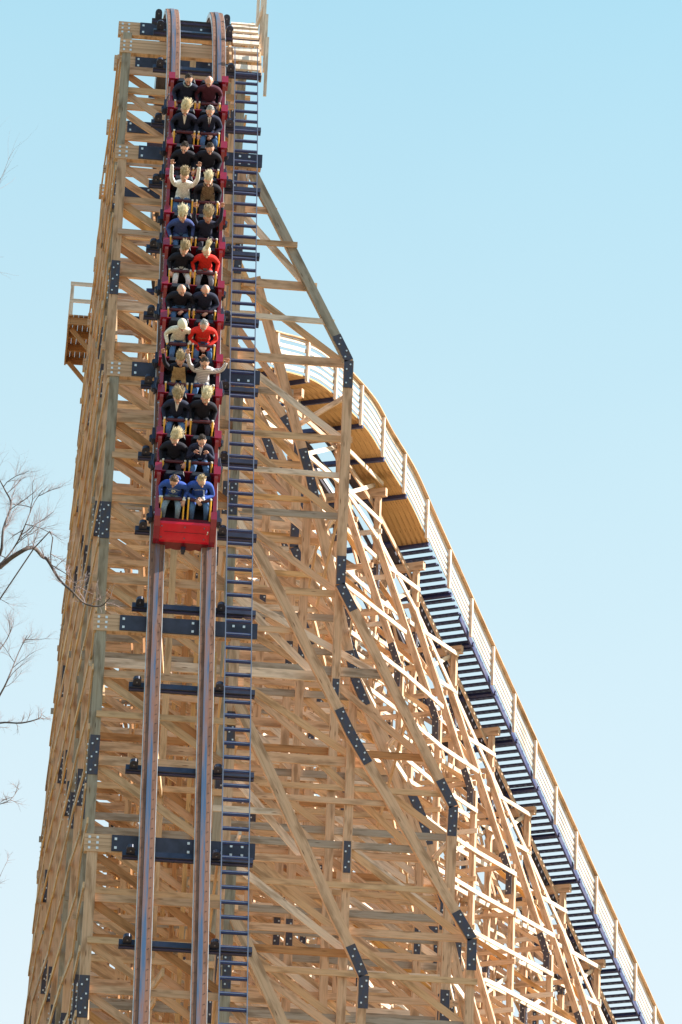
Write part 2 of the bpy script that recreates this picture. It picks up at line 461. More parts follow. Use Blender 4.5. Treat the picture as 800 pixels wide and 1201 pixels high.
# right-hand outlines (x, z) of bents, from the photograph's batter legs
def W(px, py, Y): w = at(px, py, Y); return (w.x, w.z)
out = {}
Yk = lambda k: YB[k+6]
oA = [W(286, 176, Yk(3)), W(408, 428, Yk(3)), W(398, 690, Yk(3)), W(530, 950, Yk(3)), W(519, 1200, Yk(3))]
oB = [W(297, 640, Yk(2)), W(412, 868, Yk(2)), W(552, 1105, Yk(2))]
oC = [W(278, 828, Yk(1)), W(425, 1148, Yk(1))]
def shift(o, dx, dz): return [(x+dx, z+dz) for x, z in o]
out[3] = oA; out[2] = oB; out[1] = oC
out[0] = shift(oC, 0, -5.2); out[-1] = shift(oC, 0, -10)
out[4] = [W(299, 330, Yk(4)), W(362, 562, Yk(4)), W(415, 800, Yk(4)), W(520, 1060, Yk(4))]
out[5] = [(XR0, 39.5), (6.9, 36.8), (6.9, 34.0), (10.2, 27.5), (11.6, 22)]
out[6] = [(XR0, 41.0), (6.4, 37.5), (8.6, 32.5), (11.2, 26)]
out[7] = [(XR0, 42.0), (7.6, 37.0), (7.6, 34.0), (11.3, 26.0)]
out[8] = [(XR0, 42.0), (8.2, 36.0), (11.8, 27.0)]
out[9] = [(XR0, 42.0), (8.4, 37.0), (8.4, 34), (12.3, 26)]
out[10] = [(XR0, 43.0), (9.2, 36.0), (12.8, 28)]
out[11] = [(XR0, 43.5), (9.6, 37.0), (13, 29)]
def xout(k, z):
    o = out.get(k)
    if not o or z > o[0][1]: return XR0
    for (xa, za), (xb, zb) in zip(o, o[1:]):
        if z >= zb: return xa+(xb-xa)*(za-z)/max(.01, za-zb)
    return o[-1][0]
bent_posts = {}
def J(a=.012): return rnd.uniform(-a, a)
for k in range(-6, 12):
    Y = Yk(k)
    if Y < end_p.y:
        # cap centre lies under the track: find s with track point - u*.52 at Y
        s = -30
        while s < S_END-.1:
            p, r, u = TF(s); c = p-u*.56
            if c.y >= Y: break
            s += .02
        zc = c.z
    else:
        zc = zt(Y)[0]-.62; s = None
    # the cap: a timber cap with steel side plate between the posts
    x0 = xl(Y, zc)-.17; x1 = 5.36
    wood = MB(); wood.box(((x0+x1)/2, Y, zc), (x1-x0, .2, .36), M['post'], )
    for dz in (-.11, 0, .11):
        for dx in (.1, .26): wood.box((x0+dx, Y-.106, zc+dz), (.05, .02, .05), M['galv'])
    cap = T1.add('cap_beam', wood, extra=1e5 if k < 6 else 0)
    if k != 4:
        st = MB(); xa = x0+.52
        st.box(((xa+x1)/2+.02, Y-.118, zc+.01), (x1-xa, .03, .33), M['steel'])
        xs = xa+.12
        for q in (0.1, .8, 1.55, 1.62+.3, 2.4, 2.62):
            for dz in (-.09, .09): st.box((xa+q, Y-.139, zc+dz), (.05, .02, .05), M['galv'])
        T1.add('steel_channel', st, cap, extra=1e5 if k < 6 else 0)
    # posts
    lp = MB(); hL = zc-.18
    pm = M['green_post'] if k in (1, 2, 4) else M['post']
    lp.beam((xl(Y, hL), Y, hL+ (.55 if k == 4 else 0)), (xl(Y, 0), Y, 0), .16, .21, pm, (1, 0, 0))
    L = T1.add('post', lp, extra=1e4 if k >= 0 else 0)
    rp = MB(); rp.beam((XR0+.02*J(), Y, hL), (XR0, Y, 0), .16, .20, M['post'] if k % 2 else M['green_post'], (1, 0, 0)); Rp = T1.add('post', rp, extra=1e4 if k >= 0 else 0)
    if k >= 3 or k < 0 or True:
        mp = MB(); mx = 3.55+J(.5); mp.beam((mx, Y+.01, hL-.05), (mx, Y+.01, 0), .13, .14, M['pine'], (1, 0, 0))
        if k % 2 == 0: T1.add('inner_post', mp)
        mp = MB(); mx = 4.42+J(.12); mp.beam((mx, Y+.02, hL-.3), (mx, Y+.02, 0), .11, .10, M['plank'] if k % 2 else M['brown'], (1, 0, 0)); T1.add('inner_post', mp)
    # splice plates on the posts
    zz = hL-rnd.uniform(1.6, 3.6) if k != 3 else hL-2.6
    while zz > 2:
        f = rnd.choice((0, 0, 1))
        x = xl(Y, zz)
        T1.add('splice_plate', plate((x, Y-.083, zz), (xl(Y, zz-.85), Y-.083, zz-.85), (0, -1, 0), .205), L)
        T1.add('splice_plate', plate((x-.108, Y-.0, zz-.1), (xl(Y, zz-1)-.108, Y-.0, zz-1.0), (-1, 0, 0), .14), L)
        T1.add('splice_plate', plate((XR0, Y-.083, zz+.7), (XR0, Y-.083, zz-.1), (0, -1, 0), .17), Rp)
        zz -= rnd.uniform(4.6, 6.6)
    # batter legs and outer posts
    o = out.get(k)
    if o:
        for j in range(len(o)-1):
            (xa, za), (xb, zb) = o[j], o[j+1]
            dv = (V((xb, 0, zb))-V((xa, 0, za))).normalized()
            vert = abs(xb-xa) < .35
            yo = Y-.19+J() if not (k == 3 and j == 0) else Y-.165; b = MB(); b.beam((xa, yo if j or k != 3 else Y+.25, za), (xb, yo, zb), .17, .22, M['post'] if j or k != 3 else M['green_post'], (1, 0, 0))
            g = T1.add('outer_post' if vert else 'batter_leg', b, extra=3e4 if k < 5 else 0)
            a_ = V((xb, Y-.281, zb))
            if not vert or j:
                p1 = a_-dv*.68
                nb = V((o[j+2][0]-xb, 0, o[j+2][1]-zb)).normalized() if j+2 < len(o) else V((0, 0, -1))
                p2 = a_+nb*.68
                T1.add('splice_plate', plate(p1, a_, (0, -1, 0), .205), g, extra=500 if k < 4 else 0)
                T1.add('splice_plate', plate(a_, p2, (0, -1, 0), .205), g, extra=500 if k < 4 else 0)
            # every joint keeps a vertical post going down to the ground
            if j+2 < len(o) or True:
                if not (j+2 < len(o) and abs(o[j+2][0]-xb) < .35):
                    b = MB(); b.beam((xb, Y-.0, zb), (xb, Y, 0), .16, .19, M['post'], (1, 0, 0)); h = T1.add('outer_post', b, extra=2e4 if k < 4 else 0)
                    zq = zb-rnd.uniform(2, 4)
                    while zq > 16:
                        T1.add('splice_plate', plate((xb, Y-.083, zq), (xb, Y-.083, zq-.7), (0, -1, 0), .15), h); zq -= rnd.uniform(5, 8)
    # tiers: ledgers and diagonals in the bent plane
    z = hL-.9+J(.1); prev = None; n = 0
    ph = k % 2
    while z > .6:
        xe = xout(k, z); a = xl(Y, z)-rnd.uniform(.10, .20)
        sag = J(.03)
        heavy = rnd.random() < .3
        b = MB(); b.beam((a, Y+.118, z), (max(xe, XR0)+rnd.uniform(.1, .25), Y+.118, z+sag), .06, .16 if not heavy else .21, rnd.choice([M['pine'], M['pine'], M['post'], M['pale'], M['brown'], M['grey'], M['post']]) if z < hL-6 else M['post'])
        T1.add('ledger', b)
        if n % 2 == 1 and rnd.random() < .7:
            b = MB(); zz2 = z+TIER/2; b.beam((a+.16, Y-.118, zz2), (XR0+.1, Y-.118, zz2+sag), .05, .13, rnd.choice([M['pine'], M['post']])); T1.add('ledger', b)
        if prev is not None:
            zp = prev
            b = MB(); b.beam((xl(Y, zp)+.05, Y+.195, zp-.05), (XR0, Y+.195, z+.05), .06, .165, rnd.choice([M['pine'], M['pine'], M['post'], M['brown']])); T1.add('diagonal_brace', b)
            if xe > XR0+.9:
                nb = max(1, int((xe-XR0)/2.4+.35)); w = (xe-XR0)/nb
                for q in range(nb):
                    xa = XR0+w*q; b = MB()
                    b.beam((xa, Y+.195+J(), zp), (xa+w, Y+.195+J(), z), .06, .155, rnd.choice([M['pine'], M['pine'], M['post'], M['pale']])); T1.add('diagonal_brace', b)
                if k >= 0 and rnd.random() < .75:
                    zm = (z+zp)/2; b = MB(); b.beam((XR0-.3, Y-.115, zm), (xout(k, zm)+.15, Y-.115, zm+J(.04)), .05, .13, rnd.choice([M['pine'], M['post'], M['pale']])); T1.add('ledger', b)
            elif xe > XR0+.25:
                b = MB(); b.beam((XR0-.1, Y+.195, zp), (xe, Y+.195, z), .07, .17, M['pine']); T1.add('diagonal_brace', b)
        prev = z; z -= TIER+J(.04); n += 1
    if k >= 0 and k <= 4:   # extra long front diagonals
        pass
# longitudinal members between bents
for k in range(-6, 11):
    Ya, Yb = Yk(k), Yk(k+1)
    ztop = min(zt(Ya)[0], zt(Yb)[0])-1.6
    z = 46.6
    n = 0
    while z > .5:
        if z < ztop+1.2:
            h = J(.10)
            b = MB(); b.beam((xl(Ya, z)-.135, Ya-.2, z+jit.setdefault(('a', k, n), J(.09))), (xl(Yb, z)-.135, Yb+.02, z+jit.setdefault(('a', k+1, n), J(.09))), .036, .13, M['pine'])
            T1.add('side_ledger', b)
            if n % 2 == 0:
                b = MB(); b.beam((XR0+.14, Ya-.1, z), (XR0+.14, Yb+.1, z+J(.03)), .05, .17, rnd.choice([M['pine'], M['pale']])); T1.add('side_ledger', b)
                xm = 3.55; b = MB(); b.beam((xm+J(.2), Ya, z-.35), (xm+J(.2), Yb, z-.35), .05, .17, M['pine']); T1.add('side_ledger', b)
                if (n//2+k) % 2 == 0:
                    b = MB(); b.beam((XR0-.14, Ya, z), (XR0-.14, Yb, z-2*.935), .05, .17, M['pine']); T1.add('side_brace', b)
                    b = MB(); b.beam((xl(Ya, z)+.135, Yb, z), (xl(Ya, z)+.135, Ya, z-2*.935), .05, .17, M['pine']); T1.add('side_brace', b)
                else:
                    b = MB(); b.beam((3.3, Yb, z), (3.3, Ya, z-2*.935), .05, .16, M['brown']); T1.add('side_brace', b)
                xo = min(xout(k, z), xout(k+1, z))
                if xo > XR0+1.2 and k >= 3:
                    xa, xb = xout(k, z), xout(k+1, z)
                    b = MB(); b.beam((xa+.13, Ya, z), (xb+.13, Yb, z), .045, .13, M['pale']); T1.add('side_ledger', b)
                    if (n//2) % 2: 
                        b = MB(); b.beam((xa, Ya, z), (xb, Yb, z-1.87), .045, .13, M['pine']); T1.add('side_brace', b)
        z -= 1.30; n += 1
T1.finish()

# ------------------------------------------------------------------ the lift hill's support trestle
lift = empty('lift_support_trestle', (14, 120, 0), 'sunlit timber trestle with white-lit ledgers under the lift track descending to the right', 'timber tower')
T2 = Tower(lift)
bents = []
d = 10.4
while d < LS[-1]-.5: bents.append(d); d += 3.4
def lpt(p, r, x, z): q = p+r*x; return V((q.x, q.y, z))
prevb = None
for i, d in enumerate(bents):
    p, r, u = LFat(d); r = V((r.x, r.y, 0)).normalized(); t = V((-r.y, r.x, 0)); zc = p.z-.50
    cap = MB(); cap.beam(lpt(p, r, -1.35, zc), lpt(p, r, 1.55, zc), .16, .26, M['post']); c = T2.add('cap_beam', cap)
    cols = []
    for x in (-.95, .15, 1.28):
        b = MB(); b.beam(lpt(p, r, x, zc-.14), lpt(p, r, x, 0), .15, .18, M['post'], r); P_ = T2.add('post', b); cols.append(x)
        zq = zc-rnd.uniform(1, 3)
        while zq > 16:
            T2.add('splice_plate', plate(lpt(p, r, x, zq)+t*-.09, lpt(p, r, x, zq-.9)+t*-.09, -t, .16), P_)
            if x > 0: T2.add('splice_plate', plate(lpt(p, r, x+.1, zq), lpt(p, r, x+.1, zq-.9), r, .14), P_)
            zq -= rnd.uniform(4.5, 7)
    # batter legs both sides and outer posts
    for sg, x0, z0, x1, z1 in (t_ for t_ in ((1, 1.28, zc-1.4, 3.5, zc-7.5), (-1, -.95, zc-2.4, -3.6, zc-9.5), (-1, -3.6, zc-9.5, -6.2, zc-17), (1, 3.5, zc-12, 5.8, zc-19)) if t_[0] > 0 or i > 2):
        if i % 2 == 1 and sg == 1 and x0 < 1: z1 -= 1.5; x1 -= .5
        b = MB(); b.beam(lpt(p, r, x0, z0)+t*-.2, lpt(p, r, x1, z1)+t*-.2, .14, .2, M['post'], r); g = T2.add('batter_leg', b)
        dn = (lpt(p, r, x1, z1)-lpt(p, r, x0, z0)).normalized(); e = lpt(p, r, x1, z1)+t*-.272
        T2.add('splice_plate', plate(e-dn*.7, e, -t, .2), g)
        T2.add('splice_plate', plate(e, e-V((0, 0, .7)), -t, .2), g)
        b = MB(); b.beam(lpt(p, r, x1, z1), lpt(p, r, x1, 0), .14, .18, M['post'], r); T2.add('outer_post', b)
    z = zc-1.3; n = 0; pz = None
    ext = lambda z, zc=zc, i=i: (-(.95 if z > zc-2.4 or i < 3 else min(3.6, .95+(zc-2.4-z)*.373) if z > zc-9.5 else min(6.2, 3.6+(zc-9.5-z)*.35)), (1.28 if z > zc-1.4 else min(3.5, 1.28+(zc-1.4-z)*.364) if z > zc-12 else min(5.8, 3.5+(zc-12-z)*.33)))
    while z > .5:
        a, e = ext(z)
        b = MB(); b.beam(lpt(p, r, a-.2, z)+t*-.11, lpt(p, r, e+.2, z)+t*-.11, .05, .15, rnd.choice([M['post'], M['pine'], M['pale']])); T2.add('ledger', b)
        if pz is not None:
            b = MB(); b.beam(lpt(p, r, -.95, pz)+t*.12, lpt(p, r, 1.28, z)+t*.12, .06, .15, M['post']); T2.add('diagonal_brace', b)
            if a < -2.2: b = MB(); b.beam(lpt(p, r, a, z)+t*.12, lpt(p, r, -.95, pz)+t*.12, .05, .14, M['pine']); T2.add('diagonal_brace', b)
            if e > 2: b = MB(); b.beam(lpt(p, r, 1.28, pz)+t*.12, lpt(p, r, e, z)+t*.12, .05, .14, M['pine']); T2.add('diagonal_brace', b)
        pz = z; z -= TIER*.8; n += 1
    if prevb:
        (p2, r2, zc2, ext2) = prevb
        z = min(zc, zc2)+.35; n = 0
        for x_, dz_, m_ in ((-.8, -.30, 'darkrail'), (.3, -.30, 'darkrail'), (1.1, -.30, 'post'), (-1.05, -2.3, 'post'), (1.40, -1.6, 'pale'), (.2, -3.4, 'post'), (1.15, -4.2, 'post'), (-.9, -5.2, 'brown')):
            b = MB(); b.beam(lpt(p, r, x_, zc+dz_), lpt(p2, r2, x_, zc2+dz_), .05, .15, M[m_]); T2.add('sloped_stringer', b)
        for x_, za_, zb_ in ((-.8, -.4, -2.4), (1.1, -2.6, -.5), (.3, -3.2, -1.0)):
            b = MB(); b.beam(lpt(p, r, x_, zc+za_), lpt(p2, r2, x_, zc2+zb_), .05, .13, M['post']); T2.add('side_brace', b)
        # start rows on a common grid so that the ledgers run level from bent to bent
        z = math.floor(z/1.25)*1.25
        while z > .5:
            for x in (-.95, .2, 1.42):
                b = MB(); b.beam(lpt(p, r, x, z), lpt(p2, r2, x, z), .045, .13, M['pale']); T2.add('side_ledger', b)
            a, e = ext(z); a2, e2 = ext2(z)
            if z < zc-6.5: b = MB(); b.beam(lpt(p, r, 3.62, z+.15), lpt(p2, r2, 3.62, z+.15), .045, .13, M['pale']); T2.add('side_ledger', b)
            if z < zc2-18: b = MB(); b.beam(lpt(p, r, 5.92, z+.3), lpt(p2, r2, 5.92, z+.3), .045, .13, M['pale']); T2.add('side_ledger', b)
            if a < -1.8 and a2 < -1.8: b = MB(); b.beam(lpt(p, r, a, z+.15), lpt(p2, r2, a2, z+.15), .045, .13, M['pale']); T2.add('side_ledger', b)
            if n % 2 == 0:
                b = MB(); b.beam(lpt(p, r, 1.15, z), lpt(p2, r2, 1.15, z-1.6), .045, .13, M['pale']); T2.add('side_brace', b)
            if n % 3 == 1:
                b = MB(); b.beam(lpt(p, r, -1.05, z), lpt(p2, r2, -1.05, z+1.6), .045, .13, M['pine']); T2.add('side_brace', b)
            z -= 1.25; n += 1
    prevb = (p.copy(), r.copy(), zc, ext)
T2.finish()

# ------------------------------------------------------------------ the curved walkway with its fence
walk = empty('lift_walkway', HP[4]-V((0, 0, 1)), 'curved walkway with planked top, dark stair treads and sunlit railing, descending to the right', 'walkway')
# frames of walkway along handrail line
hs = cr(HP, 8); WF = []; WL = [0]
for k, p in enumerate(hs):
    t = (hs[min(k+1, len(hs)-1)]-hs[max(k-1, 0)]).normalized(); r = V((t.y, -t.x, 0)).normalized()
    WF.append((p-V((0, 0, 1.07)), r, r.cross(t).normalized(), t))
    if k: WL.append(WL[-1]+(p-hs[k-1]).length)
def WFat(d):
    d = max(0, min(d, WL[-1]-1e-3))
    for k in range(len(WL)-1):
        if WL[k+1] >= d:
            f = (d-WL[k])/(WL[k+1]-WL[k]); a, b = WF[k], WF[k+1]
            return a[0].lerp(b[0], f), a[1].lerp(b[1], f).normalized(), a[2].lerp(b[2], f).normalized(), a[3].lerp(b[3], f).normalized()
WID = 1.22
# planked (flat) part: boards run lengthwise, seen from below
FLAT = 12.7
fl = [WFat(-0+k*.5) for k in range(0, int(FLAT*2)+1)]
fl = [(a, b, c) for a, b, c, _ in fl]
nb = 7
for q in range(nb):
    x0 = -WID+q*WID/nb
    b = MB(); b.sweep(fl, x0+.003, x0+WID/nb-.006, -.06, -.015+.001*(q % 2), M['plank']); b.build('deck_plank', walk)
d = .4
while d < WL[-1]:
    p, r, u, t = WFat(d); b = MB()
    b.box(p+r*(-WID*.5-.12)+u*-.13, (WID+.3, .09, .13), M['navy'], (r, t, u)); b.build('joist', walk); d += 2.02
d = FLAT+.1; trd = []
while d < WL[-1]: trd.append(d); d += .285
stf = MB()
for j, d in enumerate(trd):
    p, r, u, t = WFat(d); th = V((t.x, t.y, 0)).normalized(); b = MB()
    b.box(p+r*(-WID*.5)+V((0, 0, -.03)), (WID-.09, .225, .05), M['navy'], (r, th, V((0, 0, 1)))); 
    if j < 100: b.build('stair_tread', walk)
    else: stf.merge(b)
if stf.v: stf.build('far_stair_tread', walk)['kind'] = 'stuff'
for x in (-WID, -.045):
    b = MB(); b.sweep([(a, bb, c) for a, bb, c, _ in WF[int(len(WF)*FLAT/WL[-1]):]], x-.03, x+.03, -.22, -.03, M['navy']); b.build('stair_stringer', walk)
fence = empty('walkway_railing', HP[4], 'long pale board railing curving down to the right along the outer edge of the lift walkway', 'railing')
fence.parent = walk; fence.matrix_parent_inverse = WM(walk).inverted()
for key in ('label', 'category'):
    del fence[key]
d = .25; fp = []
while d < WL[-1]: fp.append(d); d += 1.98
for d in fp:
    p, r, u, t = WFat(d); b = MB(); b.beam(p+r*.07+V((0, 0, -.22)), p+r*.07+V((0, 0, 1.06)), .09, .09, M['pale'], r)
    b.build('railing_post', fence)
for q, z in enumerate((.12, .33, .54, .75)):
    b = MB(); b.sweep([(a, bb, V((0, 0, 1))) for a, bb, c, _ in WF], -.005, .02, z-.055, z+.055, M['pale']); b.build('railing_board', fence)
b = MB(); b.sweep([(a, bb, V((0, 0, 1))) for a, bb, c, _ in WF], -.02, .13, 1.065, 1.10, M['pine']); b.build('top_rail', fence)
b = MB(); b.sweep([(a, bb, V((0, 0, 1))) for a, bb, c, _ in WF], -.005, .022, .93, 1.04, M['pale']); b.build('railing_board', fence)

# ------------------------------------------------------------------ side platform on the left of the tower
pf = at(95, 372, 106.5); zf = pf.z
x0 = at(83, 372, 106.5).x-.06; x1 = x0+.85; y0 = 106.5; y1 = 109.6
plat = empty('side_platform', ((x0+x1)/2, 108, zf), 'small boxed timber platform with open guard rail jutting from the left side of the tower', 'platform')
b = MB(); 
for q in range(6): b.box((x0+(q+.5)*(x1-x0)/6, (y0+y1)/2, zf+.02), ((x1-x0)/6-.008, y1-y0+.1, .04), M['brown'])
b.build('deck', plat)
for q in range(4): b = MB(); b.box(((x0+x1)/2, y0+.04+q*(y1-y0-.08)/3, zf-.12), (x1-x0-.09, .05, .22), M['brown']); b.build('joist', plat)
for x in (x0+.02, x1-.02): b = MB(); b.box((x, (y0+y1)/2, zf-.13), (.045, y1-y0, .25), M['brown']); b.build('edge_beam', plat)
for (x, y) in ((x0+.06, y0+.05), (x1-.05, y0+.05), (x0+.06, (y0+y1)/2), (x0+.06, y1-.05), (x1-.05, y1-.05)):
    b = MB(); b.beam((x, y, zf+.04), (x, y, zf+1.08), .09, .09, M['pale'], (1, 0, 0)); b.build('rail_post', plat)
for z in (.5, 1.02):
    b = MB(); b.box(((x0+x1)/2+.3, y0+.02, zf+z), (x1-x0+.6, .04, .11), M['pale']); b.box((x0+.035, (y0+y1)/2, zf+z), (.04, y1-y0-.05, .11), M['pale']); b.build('guard_rail', plat)
for y in (y0+.3, y1-.3): b = MB(); b.beam((x0+.1, y, zf-.26), (x1+.35, y, zf-1.5), .08, .12, M['brown']); b.build('knee_brace', plat)

# ------------------------------------------------------------------ the train
def frame_mw(s, lift=0.0):
    p, r, u = TF(s); t = u.cross(r)
    p = p+u*lift
    return Matrix(((r.x, t.x, u.x, p.x), (r.y, t.y, u.y, p.y), (r.z, t.z, u.z, p.z), (0, 0, 0, 1)))
ROWP = 1.10; CARP = 2.36; S0 = 1.58
ordn = ['front', 'second', 'third', 'fourth', 'fifth', 'rearmost']
X, Y_, Z_ = V((1, 0, 0)), V((0, 1, 0)), V((0, 0, 1))
HALF = .66
def side_profile():
    pts = [(-1.12, .06), (1.10, .06), (1.10, .80)]
    top = [(1.02, .90), (.86, .92), (.74, .84), (.60, .66), (.30, .60), (.14, .66), (.03, .84), (-.06, .90), (-.22, .92), (-.34, .84), (-.48, .66), (-.78, .58), (-1.02, .52), (-1.12, .40)]
    return pts+top
for c in range(6):
    s = S0+CARP*c; mw = frame_mw(s)
    bodydesc = ['with sloping bright red nose', 'behind the nose car', 'third up the train', 'in the upper middle', 'next to last', 'at the top of the train'][c]
    car = empty('coaster_car', (0, 0, 0), '%s red coaster car of the descending train, %s' % (ordn[c], bodydesc), 'coaster car', 'red coaster cars of the train', mw)
    def B(name, mb, par=None): 
        o = mb.build(name, None); o.parent = par or car; return o
    b = MB(); b.box((0, 0, .14), (1.16, 2.1, .12), M['black']); B('chassis', b)
    for sg in (-1, 1):
        b = MB(); b.prism(side_profile(), (sg*(HALF-.05), 0, 0), Y_, Z_, X, .075, M['crimson'])
        for (ya, yb) in ((.80, 1.0), (-.28, -.08)): b.box((sg*(HALF-.035), (ya+yb)/2, .80), (.15, yb-ya+.03, .26), M['crimson'])
        o = B('side_panel', b)
        b = MB()
        for y in (-.95, -.5, 0, .5, .95): b.box((sg*(HALF-.008), y, .3), (.03, .03, .03), M['galv'])
        b.tube([(sg*(HALF+.03), .5, .62), (sg*(HALF+.07), .3, .56), (sg*(HALF+.05), .1, .6)], .012, M['steel'], 5)
        B('side_fitting', b, o)
    for y in (-.78, .78):
        for sg in (-1, 1):
            b = MB(); b.tube([(sg*.50, y, .10), (sg*.60, y, .10)], .10, M['steel'], 14); b.tube([(sg*.74, y, -.08), (sg*.74, y, .04)], .07, M['steel'], 10)
            b.box((sg*.72, y, .05), (.06, .34, .2), M['steel']); B('wheel_assembly', b)
    for q in (0, 1):
        yy = -.55+q*ROWP       # pelvis position, front row first (towards -y)
        b = MB(); b.box((0, yy+.02, .36), (1.1, .5, .14), M['black'])
        B('seat', b)
        b = MB(); 
        for sg in (-1, 1):
            b.prism([(-.225, .42), (.225, .42), (.225, .80), (.18, .88), (-.18, .88), (-.225, .80)], (sg*.28, yy+.27, 0), X, Z_, Y_, .10, M['black'])
        B('seat_back', b)
        b = MB(); b.box((0, yy+.335, .64), (1.12, .03, .42), M['maroon']); B('back_shell', b)
        for sg in (-1, 1):
            b = MB(); cx = sg*.285
            b.tube([(cx-.19, yy-.30, .665), (cx-.1, yy-.315, .675), (cx+.1, yy-.315, .675), (cx+.19, yy-.30, .665)], .037, M['pad'], 8)
            lb = B('lap_bar', b)
            for ex in (-.235, .235):
                b = MB(); b.tube([(cx+ex, yy-.30, .675), (cx+ex, yy-.34, .63), (cx+ex, yy-.66, .27)], .020, M['yellow'], 8)
                b.tube([(cx+ex, yy-.28, .71), (cx+ex, yy-.297, .68)], .023, M['white'], 8)
                B('lap_bar_post', b, lb)
        fz = 0 if (c or q) else -.13
        b = MB(); b.box((0, yy-.70+fz*.6, .32+fz/2), (1.10, .05, .32+fz), M['black']); b.box((0, yy-.70+fz*.6, .495+fz), (1.10, .07, .03), M['maroon']); B('foot_bulkhead', b)
    b = MB(); b.box((0, .0, .2), (1.1, 2.06, .03), M['black']); B('floor', b)
    b = MB(); b.tube([(0, 1.02, .13), (0, 1.32, .13)], .05, M['steel'], 8); B('coupler', b)
    if c == 0:
        fy = -1.12
        b = MB(); hw = HALF-.13
        # sloping nose panel
        prof = [(fy-.24, .50), (fy-.30, .49), (fy-.47, .16), (fy-.47, .10), (fy-.24, .10)]
        b.prism(prof, (0, 0, 0), Y_, Z_, X, 2*hw, M['red']); no = B('nose_panel', b)
        b = MB(); b.box((hw-.05, fy-.392, .335), (.02, .02, .30), M['white'], (X, V((0, .889, .458)), V((0, .458, -.889)))); B('nose_trim', b, no)
        b = MB()
        for x_ in (-hw+.04, 0, hw-.12):
            for q_ in (0, 1): b.box((x_, fy-.335-.115*q_, .44-.22*q_), (.022, .022, .022), M['thin'])
        b.box((0, fy-.388, .33), (2*hw-.2, .006, .008), M['maroon']); B('nose_fitting', b, no)
        for sg in (-1, 1):
            b = MB(); prof2 = [(fy, .62), (fy-.20, .60), (fy-.36, .46), (fy-.49, .2), (fy-.46, .02), (fy, .02)]
            b.prism(prof2, (sg*(hw+.065), 0, 0), Y_, Z_, X, .125, M['crimson']); B('nose_cheek', b)
        b = MB()
        sc = [(-hw, .12)]
        for j in range(0, 25):
            x = -hw+2*hw*j/24; sc.append((x, -.10-.035*abs(math.sin(PI*j/24*4))))
        sc.append((hw, .12)); b.box((0, fy-.12, .34), (2*hw, .22, .03), M['maroon']); b.prism(sc, (0, fy-.44, 0), X, Z_, Y_, .05, M['maroon']); B('scalloped_apron', b)
        b = MB(); b.box((0, fy-.47, -.06), (.1, .16, .09), M['steel']); b.box((0, fy-.56, -.06), (.07, .05, .15), M['steel']); B('front_hitch', b)

# ------------------------------------------------------------------ riders
def skin_mesh(verts, edges, root=0, sub=2):
    me = bpy.data.meshes.new('tmp'); me.from_pydata([v[:3] for v in verts], edges, [])
    ob = bpy.data.objects.new('tmp', me); COL.objects.link(ob)
    md = ob.modifiers.new('s', 'SKIN'); md.use_smooth_shade = True
    if not me.skin_vertices: me.skin_vertices_new() if hasattr(me, 'skin_vertices_new') else None
    sv = me.skin_vertices[0].data
    for i, v in enumerate(verts):
        r = v[3]; sv[i].radius = r if hasattr(r, '__len__') else (r, r); sv[i].use_root = (i == root)
    sb = ob.modifiers.new('b', 'SUBSURF'); sb.levels = sub; sb.render_levels = sub
    dg = bpy.context.evaluated_depsgraph_get(); ev = ob.evaluated_get(dg)
    m2 = bpy.data.meshes.new_from_object(ev)
    vs = [v.co.copy() for v in m2.vertices]; fs = [tuple(p.vertices) for p in m2.polygons]
    bpy.data.objects.remove(ob); bpy.data.meshes.remove(me); bpy.data.meshes.remove(m2)
    return vs, fs
ARMS = {'grip': ((.29, .02, .29), (.245, -.27, .22)), 'up': ((.33, -.04, .70), (.38, -.02, .99)), 'out': ((.40, -.04, .58), (.47, -.04, .84)),
        'clasp': ((.30, -.06, .27), (.07, -.33, .24)), 'face': ((.27, -.20, .36), (.14, -.26, .64)), 'chest': ((.29, -.12, .28), (.06, -.30, .42)),
        'high': ((.30, -.04, .73), (.31, .0, 1.10))}
